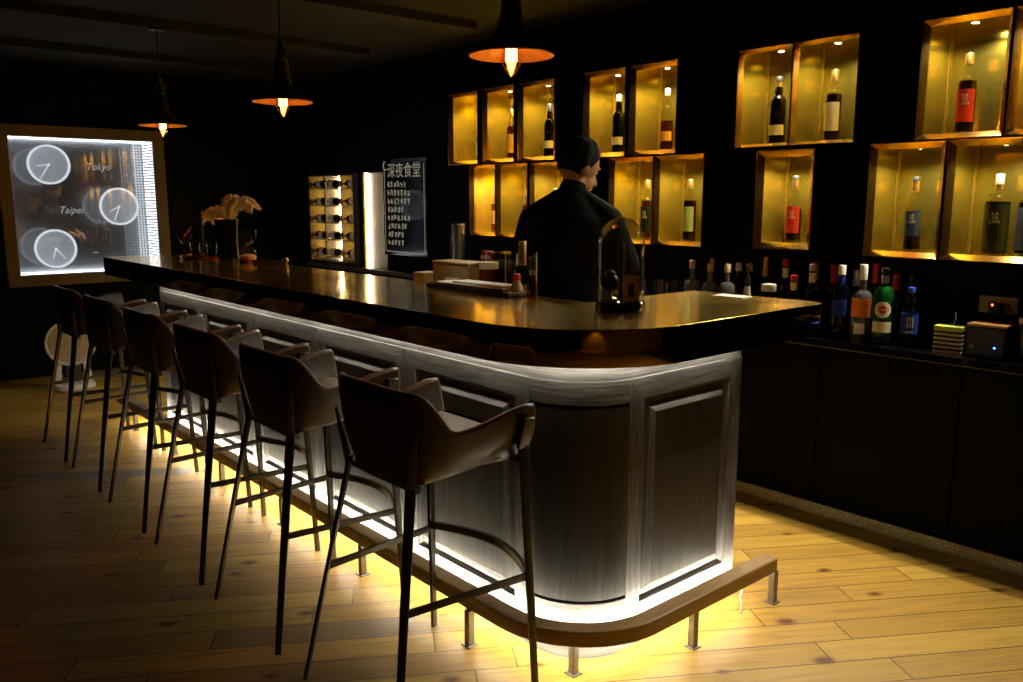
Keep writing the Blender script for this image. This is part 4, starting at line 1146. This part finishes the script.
# vase with plumes
r = empty('vase', 'dark faceted glass vase at the far end of the bar', 'vase', (-5.14, 2.11, ZT), 0)
b = MB(); b.lathe([(0, 0), (.060, 0), (.066, .01), (.062, .10), (.070, .25), (.068, .252), (.060, .11), (.058, .012), (0, .012)], segs=10); b.build('body', M_['blackgloss'], r)
b = MB(); b.lathe([(.069, .249), (.073, .253), (.069, .257), (.065, .253), (.069, .249)], segs=10); b.build('lip', M_['chrome'], r)
def plume(label, base, pts, wid, nb=90):
    o = empty('feather', label, 'feather', base, 0, 'white feathers in the dark vase')
    b = MB(); b.tube(pts, [.0035 - .002 * i / (len(pts) - 1) for i in range(len(pts))], 6); b.build('quill', M_['feather'], o)
    b = MB(); P = [Vector(p) for p in pts]; n = len(P)
    for k in range(nb):
        t = .28 + .72 * k / nb; f = t * (n - 1); i = min(n - 2, int(f)); p = P[i].lerp(P[i + 1], f - i); d = (P[i + 1] - P[i]).normalized()
        for s in (-1, 1):
            for lay in range(3):
                side = Vector((d.z * .4 + random.uniform(-.5, .5), s * 1.0, random.uniform(-.4, .5))); side = (side - d * side.dot(d) + d * .5).normalized()
                ln = wid * (.7 + .5 * random.random()) * min(1, (t - .2) * 4) * (1.15 - .4 * t)
                q = [p, p + side * ln * .5 + Vector((0, 0, .006)), p + side * ln + Vector((0, 0, -.35 * ln))]
                b.tube(q, [.0025, .003, .0012], 4, caps=False)
    b.build('plume', M_['feather'], o)
plume('fluffy white feather arching to the right out of the dark vase', (-5.125, 2.115, ZT + .02), [(0, 0, 0), (.015, .01, .18), (.04, .02, .30), (.09, .04, .355), (.15, .07, .345), (.19, .09, .31)], .055, 120)
plume('fluffy white feather drooping to the left of the dark vase', (-5.155, 2.105, ZT + .02), [(0, 0, 0), (-.01, -.005, .18), (-.03, -.01, .27), (-.075, -.03, .295), (-.115, -.04, .27), (-.14, -.045, .22)], .05, 110)
plume('fluffy white feather standing in the middle of the dark vase', (-5.14, 2.11, ZT + .02), [(0, 0, 0), (.0, .0, .2), (-.005, .005, .29), (.01, .015, .355), (.06, .03, .37)], .055, 90)
# hourglass
r = empty('hourglass', 'small hourglass with amber sand right of the dark vase', 'hourglass', (-4.87, 2.12, ZT), 0)
b = MB(); b.lathe([(.050, .012), (.052, .06), (.040, .085), (.008, .10), (.040, .118), (.056, .145), (.056, .19)], segs=24); b.build('glass', M_['glass'], r, smooth=True, angle=60)
b = MB(); b.lathe([(0, .014), (.046, .014), (.049, .036), (.03, .046), (0, .050)], segs=20); b.build('sand', M_['sand'], r, smooth=True)
b = MB(); b.lathe([(0, 0), (.058, 0), (.058, .011), (0, .011)], segs=24); b.build('foot', M_['copper'], r, smooth=True)
r = empty('brass_case', 'long flat brass case lying right of the hourglass', 'case', (-4.62, 2.14, ZT), .12)
b = MB(); b.box((-.14, -.03, 0), (.15, .03, .022), .005); b.build('body', M_['cabbrass'], r); b = MB(); b.lathe([(0, .0), (.017, 0), (.02, .03), (.012, .045), (0, .045)], (.17, 0, 0), 16); b.build('end_knob', M_['cabbrass'], r, smooth=True)
# copper tray with glasses and spoon
r = empty('copper_tray', 'round copper tray left of the dark vase', 'tray', (-5.40, 2.05, ZT), 0)
b = MB(); b.lathe([(0, 0), (.13, 0), (.142, .012), (.140, .014), (.128, .004), (0, .004)], segs=36); b.build('dish', M_['copper'], r, smooth=True); b = MB(); b.lathe([(.139, .012), (.143, .011), (.144, .015), (.140, .016), (.139, .012)], segs=36); b.build('rim', M_['copper'], r, smooth=True)
for k, (x, y, l) in enumerate([(-5.45, 2.02, 'small clear glass standing on the left of the copper tray'), (-5.35, 2.09, 'small clear glass standing on the right of the copper tray')]):
    g = empty('shot_glass', l, 'glass', (x, y, ZT + .0045), 0, 'small glasses on the copper tray')
    b = MB(); b.lathe([(0, 0), (.026, 0), (.034, .10), (.032, .10), (.024, .008), (0, .008)], segs=20); b.build('bowl', M_['glass'], g, smooth=True, angle=50)
    b = MB(); b.lathe([(0, .009), (.0245, .009), (.0275, .045), (0, .045)], segs=18); b.build('drink', M_['amber'], g, smooth=True, angle=50)
r = empty('martini_glass', 'wide conical stemmed glass at the far left of the bar-top things', 'glass', (-5.63, 2.02, ZT), 0)
b = MB(); b.lathe([(0, 0), (.038, 0), (.004, .006), (.0035, .07), (.055, .145), (.053, .145), (.002, .075), (0, .073)], segs=28); b.build('bowl', M_['glass'], r, smooth=True, angle=40)
b = MB(); b.tube([(-.03, 0, .10), (.06, .02, .19)], .002, 6); b.sphere((.064, .021, .194), .006); b.build('pick', M_['copper'], r, smooth=True)
r = empty('candlestick', 'slim beaded glass candlestick just left of the dark vase', 'candlestick', (-5.19, 1.98, ZT), 0)
b = MB(); pr = [(0, 0), (.03, 0), (.032, .008), (.006, .014)]
for k in range(9): pr += [(.005, .02 + .024 * k), (.009, .03 + .024 * k), (.005, .04 + .024 * k)]
b.lathe(pr + [(.012, .245), (.013, .262), (0, .262)], segs=16); b.build('stem', M_['glass'], r, smooth=True, angle=60); b = MB(); b.lathe([(0, .262), (.006, .262), (.005, .30), (0, .301)], segs=12); b.build('candle', M_['white'], r, smooth=True)
# bar mat, towel and clutter behind the bar
r = empty('bar_mat', 'black rubber drip tray along the inner edge of the bar top', 'bar mat', (-2.69, 2.135, ZT), 0)
b = MB(); b.box((-.27, -.055, 0), (.28, .06, .018), .005); b.build('tray', M_['black'], r)
b = MB()
for k in range(18): b.box((-.25 + k * .0295, -.045, .0181), (-.242 + k * .0295, .05, .021))
b.build('ribs', M_['black'], r)
b = MB(); b.box((-.20, -.045, 0), (.22, .05, .009), .004, M=Matrix.Rotation(.03, 4, 'Z')); b.box((-.10, -.04, .0091), (.215, .045, .017), .004, M=Matrix.Rotation(.03, 4, 'Z'))
o = b.build('bar_towel', M_['cloth'], loc=(-2.69, 2.137, ZT + .0215)); tag(o, 'folded white bar towel lying on the black drip tray', 'towel')
ZS = .981
M_['dark_green'] = glassy('dark_green_glass', (.02, .10, .03), milk=.25, mc=(.006, .03, .01))
r = empty('napkin_box', 'pale bamboo box behind the white bar towel', 'box', (-3.07, 2.35, ZS), .05)
b = MB(); b.box((-.125, -.06, 0), (.125, .06, .20), .006); b.build('body', M_['bamboo'], r); b = MB(); b.box((-.127, -.062, .2005), (.127, .062, .212), .004); b.build('lid', M_['bamboo'], r)
b = MB(); b.box((-.04, -.05, 0), (.04, .05, .15), .004); o = b.build('wood_block', M_['bamboo'], loc=(-3.29, 2.32, ZS)); tag(o, 'small pale wooden block left of the bamboo box', 'block')
r = empty('cup', 'white cup in front of the bamboo box', 'cup', (-2.985, 2.245, ZS), 0)
b = MB(); b.lathe([(0, 0), (.025, 0), (.036, .145), (.033, .145), (.023, .006), (0, .006)], segs=20); b.build('body', M_['white'], r, smooth=True); b = MB(); b.tube([(.034, 0, .12), (.06, 0, .11), (.058, 0, .06), (.030, 0, .05)], .005, 8); b.build('handle', M_['white'], r, smooth=True)
r = empty('jar', 'glass jar with pale lid between the bamboo box and the clear case', 'jar', (-2.895, 2.38, ZS), 0)
b = MB(); b.lathe([(0, 0), (.042, 0), (.044, .01), (.044, .17), (.036, .185), (0, .185)], segs=20); b.build('glass', M_['gold'], r, smooth=True); b = MB(); b.lathe([(0, .186), (.044, .186), (.044, .215), (0, .218)], segs=20); b.build('lid', M_['cream_paper'], r, smooth=True)
r = empty('clear_case', 'clear acrylic case behind the bar, left of the gold-foiled bottle', 'case', (-2.875, 2.495, ZS), .05)
b = MB()
for a, c2 in (((-.10, -.06, 0), (.10, -.057, .25)), ((-.10, .057, 0), (.10, .06, .25)), ((-.10, -.057, 0), (-.097, .057, .25)), ((.097, -.057, 0), (.10, .057, .25)), ((-.10, -.06, .2501), (.10, .06, .254))): b.box(a, c2)
b.build('walls', M_['glass'], r)
b = MB()
for sx in (-1, 1):
    for sy in (-1, 1): b.box((sx * .1015 - .002, sy * .0615 - .002, 0), (sx * .1015 + .002, sy * .0615 + .002, .256))
b.build('edges', M_['white'], r)
r = empty('packet', 'magenta packet leaning at the left of the clear case', 'packet', (-3.02, 2.475, ZS), .2)
b = MB(); b.box((-.03, -.012, 0), (.03, .012, .255), .004); b.build('pouch', cm('magenta', (.35, .03, .10), .4), r); b = MB(); b.box((-.03, -.0125, .22), (.03, -.0121, .235)); b.build('stripe', M_['white_paper'], r)
bottle('sparkling_wine_bottle', 'dark green sparkling wine bottle with gold foil neck behind the bar', (-2.69, 2.40, ZS), .7, h=.315, r=.041, zs=.48, zn=.68, rn=.0145, body='dark_green', liq='black_glass', labels=[(.16, .42, 'silver_foil', .8)], cap=('gold_foil', .62))
r = empty('squeeze_bottle', 'small clear bottle with red cap at the inner edge of the bar top', 'bottle', (-2.455, 2.16, ZT), 0)
b = MB(); b.lathe([(0, 0), (.028, 0), (.030, .006), (.028, .02), (.013, .058), (.012, .062), (0, .062)], segs=20); b.build('body', M_['frosted_plastic'], r, smooth=True); b = MB(); b.lathe([(0, .060), (.0145, .060), (.0145, .082), (.012, .085), (0, .085)], segs=18); b.build('cap', cm('bright_red_cap', (.8, .06, .02), .4), r, smooth=True)
r = empty('liqueur_bottle', 'small amber glass bottle right of the gold-foiled bottle', 'bottle', (-2.345, 2.145, ZT), 0)
b = MB(); b.lathe([(0, 0), (.022, 0), (.024, .006), (.024, .05), (.010, .07), (.009, .088), (0, .088)], segs=20); b.build('glass', M_['gold'], r, smooth=True); b = MB(); b.lathe([(0, .0885), (.0115, .0885), (.0115, .105), (0, .106)], segs=16); b.build('cap', M_['gold_foil'], r, smooth=True)
r = empty('glass_ashtray', 'small faceted clear glass dish beside the red-capped bottle', 'dish', (-2.395, 2.10, ZT), 0)
b = MB(); b.lathe([(0, 0), (.028, 0), (.040, .03), (.034, .03), (.024, .008), (0, .008)], segs=9); b.build('bowl', M_['glass'], r)
b = MB(); b.box((-.065, -.04, 0), (.065, .04, .0025)); o = b.build('paper_slip', M_['white_paper'], loc=(-1.88, 2.77, ZT)); o.rotation_euler = (0, 0, .1); tag(o, 'flat white paper slip at the inner edge of the bar end', 'paper')

# ---------------------------------------------------------------- heater on the floor by the far wall
r = empty('heater', 'round white dish-shaped appliance on a forked stand on the floor by the far wall', 'heater', (-7.12, 1.62, 0), 0)
MXX = Matrix.Translation((0, 0, .375)) @ Matrix.Rotation(-.12, 4, 'Z') @ Matrix.Rotation(PI / 2, 4, 'Y')
b = MB(); b.lathe([(0, -.05), (.08, -.045), (.15, -.005), (.178, .028), (.182, .036), (.176, .040), (.145, .008), (.0, -.030)], segs=40, M=MXX); b.build('dish', M_['white'], r, smooth=True)
b = MB(); b.lathe([(0, .012), (.166, .020), (.166, .024), (0, .016)], segs=40, M=MXX); b.build('face', M_['beige_face'], r, smooth=True)
b = MB()
for rr in (.04, .075, .11, .145): b.lathe([(rr - .002, .024), (rr + .002, .024), (rr + .002, .028), (rr - .002, .028), (rr - .002, .024)], segs=36, M=MXX)
b.build('grille', M_['beige_face'], r, smooth=True)
for s in (-1, 1):
    b = MB(); b.bar((0, s * .115, .05), (-.01, s * .09, .28), .05, .045, (0, 1, 0), .04, .03, .006); b.build('stand_arm', M_['white'], r, smooth=True)
b = MB(); b.prism([(.11 * math.cos(2 * PI * i / 32), .155 * math.sin(2 * PI * i / 32)) for i in range(32)], .0, .05, .015, seg=3); b.build('base', M_['white'], r, smooth=True)
b = MB(); b.box((-.03, -.06, .10), (.03, .06, .19), .01); b.build('motor_housing', M_['black'], r)

# ---------------------------------------------------------------- barman
root = empty('person', 'barman in dark shirt with short black hair, back turned, head bowed to his right', 'person', (-2.80, 2.80, 0), .55)
M_['skin'] = simple('skin', (.42, .22, .12), .5, noise=.08, nscale=30)
M_['shirt'] = simple('black_shirt', (.006, .0055, .006), .85, noise=.3, nscale=120, bump=.15, spec=.08)
M_['trousers'] = simple('dark_trousers', (.012, .013, .018), .85, noise=.2)
M_['hair'] = simple('black_hair', (.003, .0026, .0022), .75, noise=.4, nscale=90, bump=.5, spec=.15)
def limb(b, pts, rad):
    """tapering limb with rounded ends, subdivided"""
    P = []; Rr = []
    for i in range(len(pts) - 1):
        a, c = Vector(pts[i]), Vector(pts[i + 1]); m = max(2, int((c - a).length / .03))
        for k in range(m): P.append(a.lerp(c, k / m)); Rr.append(rad[i] + (rad[i + 1] - rad[i]) * k / m)
    P.append(Vector(pts[-1])); Rr.append(rad[-1])
    b.tube(P, Rr, 14)
    b.sphere(P[0], Rr[0], u=14, v=10); b.sphere(P[-1], Rr[-1], u=14, v=10)
    for i in range(1, len(pts) - 1): b.sphere(pts[i], rad[i], u=14, v=10)
def torso(b, secs, n=28):
    rings = []
    for (z, rx, ry, oy) in secs:
        rings.append([(rx * math.copysign(abs(math.cos(2 * PI * k / n)) ** .85, math.cos(2 * PI * k / n)), oy + ry * math.copysign(abs(math.sin(2 * PI * k / n)) ** .85, math.sin(2 * PI * k / n)), z) for k in range(n)])
    vs = [v for r_ in rings for v in r_]; fs = []
    for i in range(len(rings) - 1):
        for k in range(n): fs.append([i * n + k, i * n + (k + 1) % n, (i + 1) * n + (k + 1) % n, (i + 1) * n + k])
    fs.append(list(range(n))[::-1]); fs.append([(len(rings) - 1) * n + k for k in range(n)])
    b.mesh(vs, fs)
SH = {s: (s * .178, -.01, 1.370) for s in (-1, 1)}
ELB = {-1: (-.255, .02, 1.16), 1: (.265, .03, 1.17)}
WR = {-1: (-.13, .27, 1.02), 1: (.12, .28, 1.03)}
HM = Matrix.Translation((.018, .035, 1.60)) @ Matrix.Rotation(-.75, 4, 'Z') @ Matrix.Rotation(-.42, 4, 'X')   # head frame: +y is the face
def H_(v): return HM @ Vector(v)
b = MB()
torso(b, [(.86, .15, .10, 0), (.95, .165, .11, 0), (1.08, .145, .10, 0), (1.22, .165, .11, -.005), (1.34, .18, .115, -.01), (1.40, .15, .10, -.015), (1.46, .08, .07, -.01)])
limb(b, [(0, -.01, 1.43), (.005, .0, 1.50), (.015, .02, 1.575)], [.07, .058, .056])
# head
b.sphere((0, 0, 0), (.078, .099, .110), u=28, v=20, M=HM @ Matrix.Translation((0, -.005, .045)))
b.sphere((0, 0, 0), (.058, .066, .075), u=24, v=16, M=HM @ Matrix.Translation((0, .036, -.035)))
b.sphere((0, 0, 0), (.026, .022, .020), u=14, v=10, M=HM @ Matrix.Translation((0, .082, -.088)))
limb(b, [H_((0, .088, .035)), H_((0, .112, -.012))], [.010, .015])
b.sphere(H_((0, .094, -.048)), (.022, .012, .009)); 
for s in (-1, 1):
    b.sphere((0, 0, 0), (.010, .020, .032), u=14, v=10, M=HM @ Matrix.Translation((s * .075, -.005, .005)) @ Matrix.Rotation(-.25 * s, 4, 'Z'))
    b.sphere(H_((s * .03, .080, .05)), (.022, .012, .008))
for s in (-1, 1):
    limb(b, [SH[s], ELB[s], WR[s]], [.058, .046, .030])
    w_ = Vector(WR[s]); e_ = Vector(ELB[s]); d = (w_ - e_).normalized(); side = Vector((-s, 0, 0)); side = (side - d * side.dot(d)).normalized(); dn = d.cross(side) * s
    if dn.z > 0: dn = -dn
    palm = w_ + d * .05
    limb(b, [w_, palm + d * .035], [.027, .03])
    for k, (o_, ln) in enumerate(((-.028, .070), (-.010, .080), (.010, .074), (.028, .060))):
        p0 = palm + d * .035 - side * o_; p1 = p0 + d * ln * .5 + dn * .008; p2 = p1 + d * ln * .25 + dn * ln * .25; p3 = p2 + d * ln * .1 + dn * ln * .3
        limb(b, [p0, p1, p2, p3], [.0098, .0092, .0085, .0075])
    t0 = palm + side * .026 - d * .01; t1 = t0 + side * .03 + d * .03; t2 = t1 + d * .03 + dn * .012
    limb(b, [t0, t1, t2], [.012, .0105, .009])
for s in (-1, 1):
    limb(b, [(s * .09, 0, .90), (s * .10, .01, .50), (s * .105, -.01, .09)], [.085, .056, .040])
    limb(b, [(s * .105, -.04, .045), (s * .12, .15, .032)], [.040, .030])
body = b.build('body', M_['skin'], root, smooth=True, angle=180)
def fuse(o, vox, it=4):
    m = o.modifiers.new('fuse', 'REMESH'); m.mode = 'VOXEL'; m.voxel_size = vox; m.use_smooth_shade = True
    s_ = o.modifiers.new('relax', 'SMOOTH'); s_.factor = .5; s_.iterations = it
fuse(body, .006, 3)
b = MB()
torso(b, [(.93, .190, .130, 0), (1.0, .195, .135, 0), (1.10, .185, .13, 0), (1.22, .195, .135, -.005), (1.32, .205, .138, -.012), (1.39, .175, .125, -.018), (1.44, .125, .10, -.012), (1.49, .08, .078, -.005)])
limb(b, [(0, -.008, 1.46), (.008, .008, 1.525)], [.075, .064])
for s in (-1, 1):
    limb(b, [(s * .06, -.01, 1.475), (s * .13, -.012, 1.415), SH[s], ELB[s], tuple(Vector(ELB[s]).lerp(Vector(WR[s]), .8))], [.045, .062, .074, .062, .046])
sh = b.build('shirt', M_['shirt'], root, smooth=True, angle=180); fuse(sh, .010, 4)
b = MB()
torso(b, [(.86, .165, .12, 0), (.95, .185, .128, 0), (1.0, .18, .125, 0)])
for s in (-1, 1): limb(b, [(s * .095, 0, .90), (s * .105, .01, .50), (s * .11, -.01, .085)], [.100, .075, .062])
tr = b.build('trousers', M_['trousers'], root, smooth=True, angle=180); fuse(tr, .012, 4)
for s in (-1, 1):
    b = MB(); limb(b, [(s * .108, -.045, .048), (s * .12, .05, .046), (s * .125, .165, .036)], [.047, .050, .036]); o = b.build('shoe', M_['black'], root, smooth=True, angle=180)
    for v in o.data.vertices: v.co.z = max(.002, v.co.z)
# hair: cap over the skull with short clipped sides, and eyes
b = MB(); t = bmesh.new(); bmesh.ops.create_uvsphere(t, u_segments=112, v_segments=80, radius=1)
dele = []
for v in t.verts:
    x, y, z = v.co
    nrm = Vector((x, y, z))
    rr = 1.0 + .04 * math.sin(11 * x + 3 * z) * math.sin(9 * y) + random.uniform(-.004, .004)
    if z > .25: rr += .05 * z
    v.co = Vector((x * .084 * rr, y * .106 * rr - .008, z * .116 * rr + .046))
    line = -.62 + 1.05 * smooth01((y + .1) / .85)      # hairline: low at the nape, high on the brow
    if z < line: dele.append(v)
bmesh.ops.delete(t, geom=dele, context='VERTS')
t.transform(HM); b._merge(t)
hr = b.build('hair', M_['hair'], root, smooth=True, angle=180)
sm = hr.modifiers.new('thick', 'SOLIDIFY'); sm.thickness = .008; sm.offset = -1
for s in (-1, 1):
    b = MB(); b.sphere(H_((s * .03, .078, .030)), .011, u=12, v=8); b.build('eye', M_['white'], root, smooth=True)
